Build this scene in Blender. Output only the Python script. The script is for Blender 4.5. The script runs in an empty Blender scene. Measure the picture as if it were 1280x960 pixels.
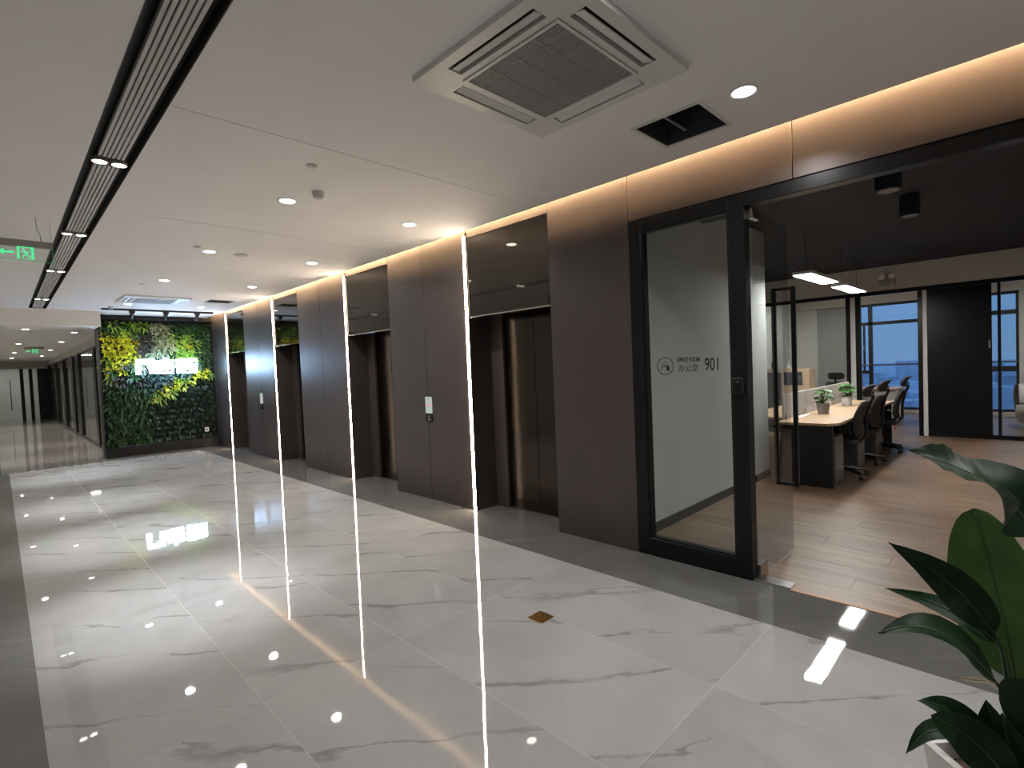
import bpy, bmesh, math, random
from mathutils import Vector, Matrix
R = math.radians
SC = bpy.context.scene
COL = SC.collection

# ------------------------------------------------------------------ camera
cam_d = bpy.data.cameras.new('camera')
cam = bpy.data.objects.new('camera', cam_d); COL.objects.link(cam)
cam_d.sensor_fit = 'HORIZONTAL'; cam_d.sensor_width = 36.0
cam_d.lens = 36.0 * 646.68 / 1280.0
cam_d.clip_start = 0.02; cam_d.clip_end = 3000
CAM = (0.0, 0.0, 1.54)
ax = Vector((0.70807, -0.70490, -0.04150)).normalized()          # camera right in the world
ay0 = Vector((0.05307, -0.00549, 0.99857))
az = ax.cross(ay0).normalized()                                   # camera back
ay = az.cross(ax).normalized()
cam.matrix_world = Matrix(((ax.x, ay.x, az.x, CAM[0]), (ax.y, ay.y, az.y, CAM[1]), (ax.z, ay.z, az.z, CAM[2]), (0, 0, 0, 1)))
SC.camera = cam

# ------------------------------------------------------------------ world: blue dusk
W = bpy.data.worlds.new('dusk'); SC.world = W; W.use_nodes = True
nt = W.node_tree; nt.nodes.clear()
wo = nt.nodes.new('ShaderNodeOutputWorld'); bg = nt.nodes.new('ShaderNodeBackground')
tc = nt.nodes.new('ShaderNodeTexCoord'); sx = nt.nodes.new('ShaderNodeSeparateXYZ'); cr = nt.nodes.new('ShaderNodeValToRGB')
nt.links.new(tc.outputs['Generated'], sx.inputs[0]); nt.links.new(sx.outputs['Z'], cr.inputs[0])
cr.color_ramp.elements[0].position = 0.0; cr.color_ramp.elements[0].color = (0.115, 0.215, 0.40, 1)
cr.color_ramp.elements[1].position = 0.35; cr.color_ramp.elements[1].color = (0.10, 0.25, 0.56, 1)
nt.links.new(cr.outputs[0], bg.inputs[0]); bg.inputs[1].default_value = 1.3
nt.links.new(bg.outputs[0], wo.inputs[0])

# ------------------------------------------------------------------ view
vs = SC.view_settings
vs.view_transform = 'Standard'; vs.look = 'None'; vs.gamma = 1.0; vs.use_curve_mapping = False
vs.exposure = 0.12
SC.cycles.use_denoising = True
SC.cycles.sample_clamp_indirect = 4.0
SC.cycles.max_bounces = 10
SC.cycles.caustics_reflective = False; SC.cycles.caustics_refractive = False

# light levels (all real lamps of the place)
P_DOWN = 13.0        # lobby downlight, W
P_TROUGH = 360.0     # trough spot, W
P_COVE = 200.0        # cove strip emission
P_STRIP = 55.0      # vertical strip emission
P_SIGN = 42.0
P_PANEL = 62.0      # office pendant emission
P_TRACK = 40.0
P_CORR = 34.0

# ================================================================== materials
MAT = {}
def nodes_of(name):
    m = bpy.data.materials.new(name); m.use_nodes = True
    t = m.node_tree; t.nodes.clear()
    out = t.nodes.new('ShaderNodeOutputMaterial')
    return m, t, out
def pm(name, col, rough=0.5, metal=0.0, var=0.12, scale=6.0, bump=0.0, bscale=40.0, stretch=(1, 1, 1), rvar=0.0, trans=0.0, coat=0.0, spec=0.5, sub=0.0):
    """principled material with noise-mottled colour and optional fine relief"""
    m, t, out = nodes_of(name)
    p = t.nodes.new('ShaderNodeBsdfPrincipled')
    geo = t.nodes.new('ShaderNodeNewGeometry'); mp = t.nodes.new('ShaderNodeMapping')
    mp.inputs['Scale'].default_value = stretch
    t.links.new(geo.outputs['Position'], mp.inputs['Vector'])
    n = t.nodes.new('ShaderNodeTexNoise'); n.inputs['Scale'].default_value = scale; n.inputs['Detail'].default_value = 4
    t.links.new(mp.outputs[0], n.inputs['Vector'])
    r = t.nodes.new('ShaderNodeValToRGB')
    a = [max(0, c * (1 - var)) for c in col]; b = [min(1, c * (1 + var)) for c in col]
    r.color_ramp.elements[0].position = 0.3; r.color_ramp.elements[0].color = (*a, 1)
    r.color_ramp.elements[1].position = 0.7; r.color_ramp.elements[1].color = (*b, 1)
    t.links.new(n.outputs['Fac'], r.inputs[0]); t.links.new(r.outputs[0], p.inputs['Base Color'])
    p.inputs['Roughness'].default_value = rough; p.inputs['Metallic'].default_value = metal
    p.inputs['Specular IOR Level'].default_value = spec
    if coat: p.inputs['Coat Weight'].default_value = coat
    if rvar:
        mr = t.nodes.new('ShaderNodeMapRange'); mr.inputs['To Min'].default_value = max(0, rough - rvar); mr.inputs['To Max'].default_value = rough + rvar
        t.links.new(n.outputs['Fac'], mr.inputs['Value']); t.links.new(mr.outputs[0], p.inputs['Roughness'])
    if bump:
        n2 = t.nodes.new('ShaderNodeTexNoise'); n2.inputs['Scale'].default_value = bscale; n2.inputs['Detail'].default_value = 2
        t.links.new(mp.outputs[0], n2.inputs['Vector'])
        bp = t.nodes.new('ShaderNodeBump'); bp.inputs['Strength'].default_value = 1.0; bp.inputs['Distance'].default_value = bump
        t.links.new(n2.outputs['Fac'], bp.inputs['Height']); t.links.new(bp.outputs[0], p.inputs['Normal'])
    if sub:
        tr = t.nodes.new('ShaderNodeBsdfTranslucent'); t.links.new(r.outputs[0], tr.inputs[0])
        mx = t.nodes.new('ShaderNodeMixShader'); mx.inputs[0].default_value = sub
        t.links.new(p.outputs[0], mx.inputs[1]); t.links.new(tr.outputs[0], mx.inputs[2]); t.links.new(mx.outputs[0], out.inputs[0])
    else:
        t.links.new(p.outputs[0], out.inputs[0])
    MAT[name] = m
    return m
def em(name, col, strength):
    m, t, out = nodes_of(name)
    e = t.nodes.new('ShaderNodeEmission'); e.inputs[0].default_value = (*col, 1); e.inputs[1].default_value = strength
    t.links.new(e.outputs[0], out.inputs[0]); MAT[name] = m
    return m
def glassm(name, tint=(0.9, 0.93, 0.92), rough=0.0, base=0.04):
    """thin architectural glass: clear with a Fresnel reflection"""
    m, t, out = nodes_of(name)
    tr = t.nodes.new('ShaderNodeBsdfTransparent'); tr.inputs[0].default_value = (*tint, 1)
    gl = t.nodes.new('ShaderNodeBsdfGlossy'); gl.inputs['Roughness'].default_value = rough
    fr = t.nodes.new('ShaderNodeFresnel'); fr.inputs['IOR'].default_value = 1.5
    mx = t.nodes.new('ShaderNodeMixShader')
    geo = t.nodes.new('ShaderNodeNewGeometry'); inv = t.nodes.new('ShaderNodeMath'); inv.operation = 'SUBTRACT'; inv.inputs[0].default_value = 1.0
    t.links.new(geo.outputs['Backfacing'], inv.inputs[1])
    ml = t.nodes.new('ShaderNodeMath'); ml.operation = 'MULTIPLY'; t.links.new(fr.outputs[0], ml.inputs[0]); t.links.new(inv.outputs[0], ml.inputs[1])
    t.links.new(ml.outputs[0], mx.inputs[0]); t.links.new(tr.outputs[0], mx.inputs[1]); t.links.new(gl.outputs[0], mx.inputs[2])
    t.links.new(mx.outputs[0], out.inputs[0]); MAT[name] = m
    return m

def marble(name, base, vein, rough, vscale, vamt, wav):
    """polished stone slab: veins running across, own pattern per slab"""
    m, t, out = nodes_of(name)
    L = t.links
    p = t.nodes.new('ShaderNodeBsdfPrincipled'); p.inputs['Roughness'].default_value = rough
    geo = t.nodes.new('ShaderNodeNewGeometry'); oi = t.nodes.new('ShaderNodeObjectInfo')
    mul = t.nodes.new('ShaderNodeMath'); mul.operation = 'MULTIPLY'; mul.inputs[1].default_value = 37.0
    L.new(oi.outputs['Random'], mul.inputs[0])
    add = t.nodes.new('ShaderNodeVectorMath'); add.operation = 'ADD'
    L.new(geo.outputs['Position'], add.inputs[0]); L.new(mul.outputs[0], add.inputs[1])
    mp = t.nodes.new('ShaderNodeMapping'); mp.vector_type = 'TEXTURE'; mp.inputs['Rotation'].default_value = (0, 0, R(-43)); mp.inputs['Scale'].default_value = (3.2, 1.0, 1.0)
    L.new(add.outputs[0], mp.inputs['Vector'])
    # veins: long wandering lines across the slab, feathered by noise
    def mth(op, i0, i1=None):
        q = t.nodes.new('ShaderNodeMath'); q.operation = op
        for k, i in enumerate((i0, i1)):
            if i is None: continue
            if isinstance(i, (int, float)): q.inputs[k].default_value = i
            else: L.new(i, q.inputs[k])
        return q.outputs[0]
    nz = t.nodes.new('ShaderNodeTexNoise'); nz.inputs['Scale'].default_value = 1.5; nz.inputs['Detail'].default_value = 6; nz.inputs['Roughness'].default_value = 0.62
    L.new(mp.outputs[0], nz.inputs['Vector'])
    sp = t.nodes.new('ShaderNodeSeparateXYZ'); L.new(mp.outputs[0], sp.inputs[0])
    ln = mth('ADD', mth('MULTIPLY', sp.outputs['Y'], vscale), mth('MULTIPLY', nz.outputs['Fac'], 1.5))
    ab = mth('ABSOLUTE', mth('SUBTRACT', mth('FRACT', ln), 0.5))
    nw = t.nodes.new('ShaderNodeTexNoise'); nw.inputs['Scale'].default_value = 3.0; nw.inputs['Detail'].default_value = 5
    L.new(mp.outputs[0], nw.inputs['Vector'])
    wd = mth('MAXIMUM', mth('MULTIPLY', mth('SUBTRACT', nw.outputs['Fac'], 0.36), 0.26), 0.004)
    rp = t.nodes.new('ShaderNodeMapRange'); rp.inputs['From Min'].default_value = 0.0; rp.inputs['To Min'].default_value = 1.0; rp.inputs['To Max'].default_value = 0.0
    L.new(wd, rp.inputs['From Max']); L.new(ab, rp.inputs['Value'])
    n2 = t.nodes.new('ShaderNodeTexNoise'); n2.inputs['Scale'].default_value = 1.6; n2.inputs['Detail'].default_value = 3
    L.new(add.outputs[0], n2.inputs['Vector'])
    r2 = t.nodes.new('ShaderNodeMapRange'); r2.inputs['From Min'].default_value = 0.31; r2.inputs['From Max'].default_value = 0.50
    L.new(n2.outputs['Fac'], r2.inputs['Value'])
    vm = t.nodes.new('ShaderNodeMath'); vm.operation = 'MULTIPLY'; L.new(rp.outputs[0], vm.inputs[0]); L.new(r2.outputs[0], vm.inputs[1])
    va = t.nodes.new('ShaderNodeMath'); va.operation = 'MULTIPLY'; va.inputs[1].default_value = vamt; L.new(vm.outputs[0], va.inputs[0])
    # cloud
    n3 = t.nodes.new('ShaderNodeTexNoise'); n3.inputs['Scale'].default_value = 2.2; n3.inputs['Detail'].default_value = 5
    L.new(add.outputs[0], n3.inputs['Vector'])
    c1 = t.nodes.new('ShaderNodeValToRGB')
    c1.color_ramp.elements[0].position = 0.3; c1.color_ramp.elements[0].color = (*[c * 0.9 for c in base], 1)
    c1.color_ramp.elements[1].position = 0.7; c1.color_ramp.elements[1].color = (*[min(1, c * 1.07) for c in base], 1)
    L.new(n3.outputs['Fac'], c1.inputs[0])
    mx = t.nodes.new('ShaderNodeMixRGB'); mx.inputs[2].default_value = (*vein, 1)
    L.new(va.outputs[0], mx.inputs[0]); L.new(c1.outputs[0], mx.inputs[1]); L.new(mx.outputs[0], p.inputs['Base Color'])
    # slight waviness of the polish
    n4 = t.nodes.new('ShaderNodeTexNoise'); n4.inputs['Scale'].default_value = 7.0; n4.inputs['Detail'].default_value = 1.5
    L.new(geo.outputs['Position'], n4.inputs['Vector'])
    bp = t.nodes.new('ShaderNodeBump'); bp.inputs['Strength'].default_value = 1.0; bp.inputs['Distance'].default_value = wav
    L.new(n4.outputs['Fac'], bp.inputs['Height']); L.new(bp.outputs[0], p.inputs['Normal'])
    L.new(p.outputs[0], out.inputs[0]); MAT[name] = m

marble('white_marble', (0.365, 0.36, 0.352), (0.16, 0.157, 0.152), 0.02, 1.9, 0.72, 0.00022)
marble('grey_marble', (0.125, 0.122, 0.115), (0.20, 0.195, 0.18), 0.035, 2.2, 0.4, 0.0002)
marble('corridor_marble', (0.22, 0.198, 0.172), (0.14, 0.13, 0.115), 0.04, 1.4, 0.6, 0.0002)
pm('grout', (0.62, 0.60, 0.57), 0.7)
pm('ceiling_white', (0.86, 0.855, 0.85), 0.75, var=0.02, scale=1.5, bump=0.0002, bscale=60)
pm('roof_dark', (0.30, 0.29, 0.28), 0.9)
pm('plaster', (0.62, 0.61, 0.58), 0.8, var=0.04, scale=2, bump=0.0003, bscale=80)
pm('cool_plaster', (0.50, 0.52, 0.51), 0.75, var=0.03, scale=2, bump=0.0003, bscale=80)
pm('brown_panel', (0.074, 0.058, 0.054), 0.36, metal=0.25, var=0.06, scale=3, bump=0.00006, bscale=300)
pm('dark_gap', (0.008, 0.008, 0.008), 0.7)
pm('dark_steel', (0.060, 0.049, 0.043), 0.17, metal=1.0, var=0.12, scale=3, stretch=(1, 1, 0.05), rvar=0.05, bump=0.00003, bscale=60)
pm('black_mirror', (0.095, 0.085, 0.075), 0.045, metal=0.95, var=0.05, bump=0.0003, bscale=2.0)
pm('chrome', (0.62, 0.60, 0.57), 0.15, metal=1.0, var=0.05)
pm('steel', (0.36, 0.36, 0.36), 0.3, metal=1.0, var=0.1, scale=30)
pm('black_frame', (0.007, 0.007, 0.008), 0.28, var=0.1, spec=0.25)
pm('black_matte', (0.012, 0.012, 0.013), 0.5, var=0.1)
pm('black_plinth', (0.006, 0.006, 0.007), 0.35, var=0.1, spec=0.2)
pm('trough_dark', (0.022, 0.020, 0.018), 0.6)
pm('slat_white', (0.55, 0.53, 0.51), 0.55, var=0.03)
pm('white_plastic', (0.70, 0.70, 0.68), 0.4, var=0.02)
pm('grille_grey', (0.36, 0.345, 0.35), 0.6, var=0.06)
pm('grille_back', (0.055, 0.052, 0.055), 0.7)
pm('vent_dark', (0.05, 0.055, 0.065), 0.5)
pm('disc_grey', (0.55, 0.54, 0.52), 0.5)
pm('grey_plastic', (0.30, 0.29, 0.28), 0.45, var=0.05)
pm('office_dark', (0.009, 0.012, 0.023), 0.75, var=0.2, scale=1.2)
pm('office_grey', (0.56, 0.55, 0.53), 0.8, var=0.03, scale=2)
pm('brass', (0.50, 0.30, 0.10), 0.28, metal=1.0, var=0.25, scale=40)
pm('baseboard_black', (0.02, 0.02, 0.021), 0.4)
pm('desk_wood', (0.52, 0.36, 0.22), 0.4, var=0.13, scale=4, stretch=(1, 12, 1))
pm('cabinet_wood', (0.55, 0.42, 0.28), 0.45, var=0.12, scale=4, stretch=(12, 12, 1))
pm('cabinet_grey', (0.06, 0.065, 0.07), 0.5)
pm('screen_fabric', (0.50, 0.47, 0.46), 0.85, var=0.05, scale=60, bump=0.0005, bscale=250)
pm('metal_grey', (0.13, 0.13, 0.135), 0.35, metal=0.6, var=0.05)
pm('chair_mesh', (0.010, 0.010, 0.012), 0.65, var=0.2, scale=80, bump=0.001, bscale=300)
pm('chair_grey', (0.05, 0.055, 0.062), 0.8, var=0.15, scale=80)
pm('chair_black', (0.009, 0.009, 0.010), 0.35)
pm('red_tag', (0.45, 0.03, 0.06), 0.6)
pm('pot_white', (0.66, 0.65, 0.62), 0.35, var=0.05, scale=12, bump=0.0006, bscale=30)
pm('pot_pale', (0.72, 0.69, 0.66), 0.4, var=0.03)
pm('soil', (0.075, 0.042, 0.026), 0.95, var=0.5, scale=60, bump=0.004, bscale=70)
pm('leaf_small', (0.075, 0.26, 0.045), 0.4, var=0.4, scale=25, sub=0.25)
pm('leaf_deep', (0.012, 0.034, 0.013), 0.45, var=0.35, scale=14, spec=0.22, sub=0.1)
pm('leaf_backlit', (0.042, 0.092, 0.022), 0.38, var=0.25, scale=12, sub=0.3)  # paler leaf underside, with light from behind put into its colour
pm('leaf_rib', (0.030, 0.070, 0.022), 0.4)
pm('leaf_dry', (0.11, 0.09, 0.05), 0.6)
pm('stem_green', (0.022, 0.050, 0.018), 0.4)
pm('wall_yellow', (0.42, 0.42, 0.020), 0.45, var=0.45, scale=9, sub=0.2)
pm('wall_lime', (0.20, 0.32, 0.035), 0.45, var=0.45, scale=9, sub=0.2)
pm('wall_green', (0.023, 0.066, 0.016), 0.4, var=0.5, scale=9, sub=0.15)
pm('wall_dark', (0.009, 0.026, 0.013), 0.4, var=0.5, scale=9, sub=0.1)
pm('wall_mottled', (0.24, 0.27, 0.15), 0.5, var=0.5, scale=16, sub=0.1)
pm('wall_purple', (0.040, 0.040, 0.032), 0.45, var=0.6, scale=14)
pm('felt_black', (0.008, 0.010, 0.009), 0.95)
pm('blind_grey', (0.34, 0.335, 0.32), 0.9, var=0.03, scale=40)
pm('cream', (0.62, 0.56, 0.48), 0.8, var=0.03)
pm('window_frame', (0.014, 0.014, 0.018), 0.45)
pm('rail_red', (0.10, 0.035, 0.035), 0.4)
pm('city', (0.62, 0.62, 0.68), 0.95, var=0.25, scale=0.03)  # pale bluish base colour stands in for the haze of distance
pm('vinyl', (0.006, 0.006, 0.007), 0.6)
pm('white_vinyl', (0.7, 0.7, 0.7), 0.6)
glassm('glass', (0.95, 0.97, 0.96))
glassm('door_glass', (0.86, 0.88, 0.88))
glassm('panel_glass', (0.93, 0.96, 0.955))
glassm('smoke_glass', (0.30, 0.31, 0.32))
em('lamp_white', (1.0, 0.97, 0.92), 14.0)
em('lamp_trough', (1.0, 0.97, 0.93), 14.0)
em('strip_warm', (1.0, 0.80, 0.60), P_STRIP)
em('cove_warm', (1.0, 0.69, 0.38), P_COVE)
em('sign_white', (0.42, 0.66, 1.0), P_SIGN)
em('panel_white', (1.0, 0.98, 0.94), P_PANEL)
em('exit_green', (0.10, 0.85, 0.34), 0.9)
em('exit_edge', (0.12, 0.75, 0.35), 0.45)
em('lcd_white', (0.75, 0.85, 0.80), 0.55)
em('lcd_red', (1.0, 0.25, 0.38), 0.9)
em('room_lamp', (1.0, 0.98, 0.93), 20.0)
em('window_lamp', (1.0, 0.98, 0.93), 95.0)
em('led_dot', (0.8, 0.9, 1.0), 2.0)

# ================================================================== mesh helpers
class MB:
    def __init__(s): s.v = []; s.f = []; s.smooth = False
    def add(s, vs, fs):
        o = len(s.v); s.v += [tuple(v) for v in vs]; s.f += [tuple(i + o for i in f) for f in fs]; return s
    def box(s, x0, x1, y0, y1, z0, z1):
        if x0 > x1: x0, x1 = x1, x0
        if y0 > y1: y0, y1 = y1, y0
        if z0 > z1: z0, z1 = z1, z0
        return s.add([(x0, y0, z0), (x1, y0, z0), (x1, y1, z0), (x0, y1, z0), (x0, y0, z1), (x1, y0, z1), (x1, y1, z1), (x0, y1, z1)],
                     [(0, 3, 2, 1), (4, 5, 6, 7), (0, 1, 5, 4), (1, 2, 6, 5), (2, 3, 7, 6), (3, 0, 4, 7)])
    def bbox(s, x0, x1, y0, y1, z0, z1, b=0.004):
        """box with chamfered edges"""
        if x0 > x1: x0, x1 = x1, x0
        if y0 > y1: y0, y1 = y1, y0
        if z0 > z1: z0, z1 = z1, z0
        b = min(b, (x1 - x0) * .45, (y1 - y0) * .45, (z1 - z0) * .45)
        bm = bmesh.new(); bmesh.ops.create_cube(bm, size=1)
        for v in bm.verts: v.co = Vector((x0 if v.co.x < 0 else x1, y0 if v.co.y < 0 else y1, z0 if v.co.z < 0 else z1))
        bmesh.ops.bevel(bm, geom=list(bm.edges), offset=b, segments=1, affect='EDGES', profile=0.5)
        bm.verts.index_update()
        s.add([v.co[:] for v in bm.verts], [[v.index for v in f.verts] for f in bm.faces]); bm.free(); return s
    def prism(s, pts, z0, z1):
        n = len(pts)
        return s.add([(x, y, z0) for x, y in pts] + [(x, y, z1) for x, y in pts],
                     [tuple(range(n - 1, -1, -1)), tuple(range(n, 2 * n))] + [(i, (i + 1) % n, n + (i + 1) % n, n + i) for i in range(n)])
    def lathe(s, prof, c=(0, 0, 0), n=24, cap=True):
        """prof: (radius, z) list turned about a vertical axis at c"""
        vs = []; fs = []
        for r, z in prof:
            for k in range(n):
                a = 2 * math.pi * k / n; vs.append((c[0] + r * math.cos(a), c[1] + r * math.sin(a), c[2] + z))
        for i in range(len(prof) - 1):
            for k in range(n):
                a, b = i * n + k, i * n + (k + 1) % n; fs.append((a, b, b + n, a + n))
        if cap: fs.append(tuple(range(n - 1, -1, -1))); fs.append(tuple((len(prof) - 1) * n + k for k in range(n)))
        return s.add(vs, fs)
    def tube(s, pts, r, n=8, cap=True):
        pts = [Vector(p) for p in pts]; rs = r if isinstance(r, (list, tuple)) else [r] * len(pts)
        vs = []; fs = []
        for i, p in enumerate(pts):
            d = (pts[min(i + 1, len(pts) - 1)] - pts[max(i - 1, 0)]).normalized()
            u = d.cross(Vector((0, 0, 1)))
            if u.length < 1e-3: u = d.cross(Vector((1, 0, 0)))
            u.normalize(); w = u.cross(d)
            for k in range(n):
                a = 2 * math.pi * k / n; vs.append(p + (u * math.cos(a) + w * math.sin(a)) * rs[i])
        for i in range(len(pts) - 1):
            for k in range(n):
                a, b = i * n + k, i * n + (k + 1) % n; fs.append((a, b, b + n, a + n))
        if cap: fs.append(tuple(range(n - 1, -1, -1))); fs.append(tuple((len(pts) - 1) * n + k for k in range(n)))
        return s.add(vs, fs)
    def xf(s, m):
        s.v = [tuple(m @ Vector(v)) for v in s.v]; return s
    def mesh(s, name, mat, off=(0, 0, 0), smooth=False):
        me = bpy.data.meshes.new(name)
        me.from_pydata([(v[0] - off[0], v[1] - off[1], v[2] - off[2]) for v in s.v], [], s.f)
        bm = bmesh.new(); bm.from_mesh(me); bmesh.ops.recalc_face_normals(bm, faces=bm.faces[:]); bm.to_mesh(me); bm.free()
        me.materials.append(MAT[mat])
        if smooth or s.smooth:
            for p in me.polygons: p.use_smooth = True
        me.update(); return me
    def build(s, name, mat, parent=None, local=False, smooth=False):
        off = (0, 0, 0)
        if parent is not None and not local: off = wloc(parent)
        o = bpy.data.objects.new(name, s.mesh(name, mat, off, smooth)); COL.objects.link(o)
        if parent is not None: o.parent = parent
        return o
def wloc(o):
    v = Vector((0, 0, 0))
    while o is not None: v = v + o.location; o = o.parent
    return v
def tag(o, label, cat=None, group=None, kind=None):
    o['label'] = label
    if cat: o['category'] = cat
    if group: o['group'] = group
    if kind: o['kind'] = kind
    return o
def empty(name, loc, label, cat, group=None, kind=None, rz=0):
    o = bpy.data.objects.new(name, None); COL.objects.link(o); o.location = loc; o.rotation_euler = (0, 0, rz); o.empty_display_size = 0.1
    return tag(o, label, cat, group, kind)
def copy_tree(o, parent=None):
    c = o.copy(); COL.objects.link(c); c.parent = parent
    for ch in list(o.children): copy_tree(ch, c)
    return c
def share(name, mesh, parent, loc=(0, 0, 0), rot=(0, 0, 0), scale=(1, 1, 1)):
    o = bpy.data.objects.new(name, mesh); COL.objects.link(o); o.parent = parent
    o.location = Vector(loc) - wloc(parent) if parent else loc
    o.rotation_euler = rot; o.scale = scale; return o
def spot(name, parent, loc, target, power, angle, blend=0.6, size=0.04, col=(1, 0.96, 0.9)):
    l = bpy.data.lights.new(name, 'SPOT'); l.energy = power; l.spot_size = R(angle); l.spot_blend = blend; l.shadow_soft_size = size; l.color = col
    o = bpy.data.objects.new(name, l); COL.objects.link(o)
    o.parent = parent; o.location = Vector(loc) - wloc(parent)
    o.rotation_euler = (Vector(target) - Vector(loc)).to_track_quat('-Z', 'Y').to_euler(); return o
def disk(name, parent, loc, power, size, spread=180, col=(1, 0.96, 0.9)):
    l = bpy.data.lights.new(name, 'AREA'); l.shape = 'DISK'; l.size = size; l.energy = power; l.spread = R(spread); l.color = col
    o = bpy.data.objects.new(name, l); COL.objects.link(o); o.parent = parent; o.location = Vector(loc) - wloc(parent); return o
rnd = random.Random(7)

ZC = 2.96      # lobby ceiling
XW = 3.60      # face of the brown cladding
XD = 3.90      # elevator doors
XE = 3.50      # ceiling edge at the cove
# ================================================================== floor
fl = MB().box(-1.9, 4.0, -3.2, 13.9, -0.12, -0.0005).build('floor', 'grout'); tag(fl, 'polished marble lobby floor with white slabs and grey borders', 'floor', kind='structure')
MB().box(-1.9, 0.066, -3.2, 12.93, -0.02, -0.0002).box(3.066, 4.0, -3.2, 12.93, -0.02, -0.0002).box(-1.9, 4.0, 12.93, 13.9, -0.02, -0.0002).build('border_bed', 'grey_marble', fl)
xs = [0.066 + 0.75 * i for i in range(5)]
ys = [1.063 + 1.5 * k for k in range(-3, 9)]
ys = [y for y in ys if y < 12.5] + [12.93]
ys[0] = -3.2
G = 0.0008
def slab(name, x0, x1, y0, y1, mat, parent):
    cx, cy = (x0 + x1) / 2, (y0 + y1) / 2; a, b = (x1 - x0) / 2 - G, (y1 - y0) / 2 - G
    m = MB().bbox(-a, a, -b, b, -0.012, 0, 0.0004).mesh(name, mat)
    return share(name, m, parent, (cx, cy, 0))
for i in range(4):
    for j in range(len(ys) - 1):
        slab('tile', xs[i], xs[i + 1], ys[j], ys[j + 1], 'white_marble', fl)
for j in range(len(ys) - 1):
    for a, b in ((-1.9, -0.92), (-0.92, 0.066)):
        slab('border_tile', a, b, ys[j], ys[j + 1], 'grey_marble', fl)
    if ys[j + 1] <= 2.6:
        slab('border_tile', 3.066, 3.615, ys[j], min(ys[j + 1], 2.25), 'grey_marble', fl)
    if ys[j] >= 2.5:
        slab('border_tile', 3.066, 4.0, ys[j], ys[j + 1], 'grey_marble', fl)
slab('border_tile', 3.066, 4.0, 2.25, 2.563, 'grey_marble', fl)
for a, b in ((-1.9, -0.4), (-0.4, 1.1), (1.1, 2.6), (2.6, 4.0)):
    slab('border_tile', a, b, 12.93, 13.9, 'grey_marble', fl)

# corridor floor beyond
fc = MB().box(-1.9, 6.0, 13.9, 34, -0.12, -0.0005).build('floor_corridor', 'grout'); tag(fc, 'polished brown-grey floor of the far corridor', 'floor', kind='structure')
for j in range(14):
    for a, b in ((-1.9, -0.1), (-0.1, 1.7)):
        slab('tile', a, b, 13.9 + j * 1.45, 13.9 + (j + 1) * 1.45, 'corridor_marble', fc)
slab('tile', 1.7, 6.0, 13.9, 34.0, 'corridor_marble', fc)

# ================================================================== ceiling
ce = MB().box(-1.9, 4.2, -3.2, 14.2, 3.42, 3.5).build('ceiling', 'roof_dark'); tag(ce, 'white panelled lobby ceiling with a warm cove along the elevator wall', 'ceiling', kind='structure')
sy = [-3.2, 3.13, 5.32, 7.51, 13.9]
HOLES = {0: (2.84, 3.23, 1.30, 1.70), 3: (2.78, 3.17, 10.35, 10.72)}
for j in range(len(sy) - 1):
    y0, y1 = sy[j] + 0.003, sy[j + 1] - 0.003; x0, x1 = 0.705, XE
    m = MB()
    if j in HOLES:
        a, b, c, d = HOLES[j]
        m.box(x0, a, y0, y1, ZC, ZC + .04); m.box(b, x1, y0, y1, ZC, ZC + .04); m.box(a, b, y0, c, ZC, ZC + .04); m.box(a, b, d, y1, ZC, ZC + .04)
    else: m.box(x0, x1, y0, y1, ZC, ZC + .04)
    m.build('ceiling_panel', 'ceiling_white', ce)
MB().box(-1.9, 0.465, -3.2, 12.9, ZC, ZC + .04).build('ceiling_panel', 'ceiling_white', ce)
MB().box(0.465, 0.705, 12.76, 12.9, ZC, ZC + .04).build('ceiling_panel', 'ceiling_white', ce)
sf = MB().box(-1.9, 1.5, 12.9, 13.0, 2.66, 3.42).box(1.468, 1.5, 13.0, 13.62, 2.72, 3.42).build('trim_1', 'ceiling_white'); tag(sf, 'plain dropped bulkhead over the mouth of the corridor', 'bulkhead', kind='structure')
cc = MB().box(-1.9, 1.468, 13.0, 13.88, 2.66, 2.72).box(-1.9, 1.75, 13.88, 32, 2.66, 2.72).build('ceiling_corridor', 'ceiling_white'); tag(cc, 'lower white ceiling of the far corridor', 'ceiling', kind='structure')

# ================================================================== right wall: brown cladding and elevator recesses
wr = MB().box(4.02, 4.2, 2.56, 14.2, 0, 3.42).build('wall_right', 'roof_dark'); tag(wr, 'dark brown metal-clad elevator wall', 'wall', kind='structure')
REC = [(3.09, 4.235), (5.80, 6.93), (8.62, 9.67), (11.30, 12.365)]
def cladding(y0, y1, z0=0.0, z1=3.4, x1=4.02, parent=wr):
    return MB().bbox(XW, x1, y0 + .0025, y1 - .0025, z0, z1, 0.002).build('panel', 'brown_panel', parent)
cladding(2.25, 3.09, 0.0005, 3.4, 3.72); MB().box(3.722, 4.02, 2.70, 3.0875, 0.0005, 3.4).build('panel_return', 'brown_panel', wr)
for a, b in ((4.235, 5.05), (5.05, 5.80), (6.93, 7.79), (7.79, 8.62), (9.67, 10.5), (10.5, 11.30), (12.365, 13.5)):
    cladding(a, b, 0.0005)
for a, b in REC: cladding(a, b, 2.915, 3.4, XW + 0.06)
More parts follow.
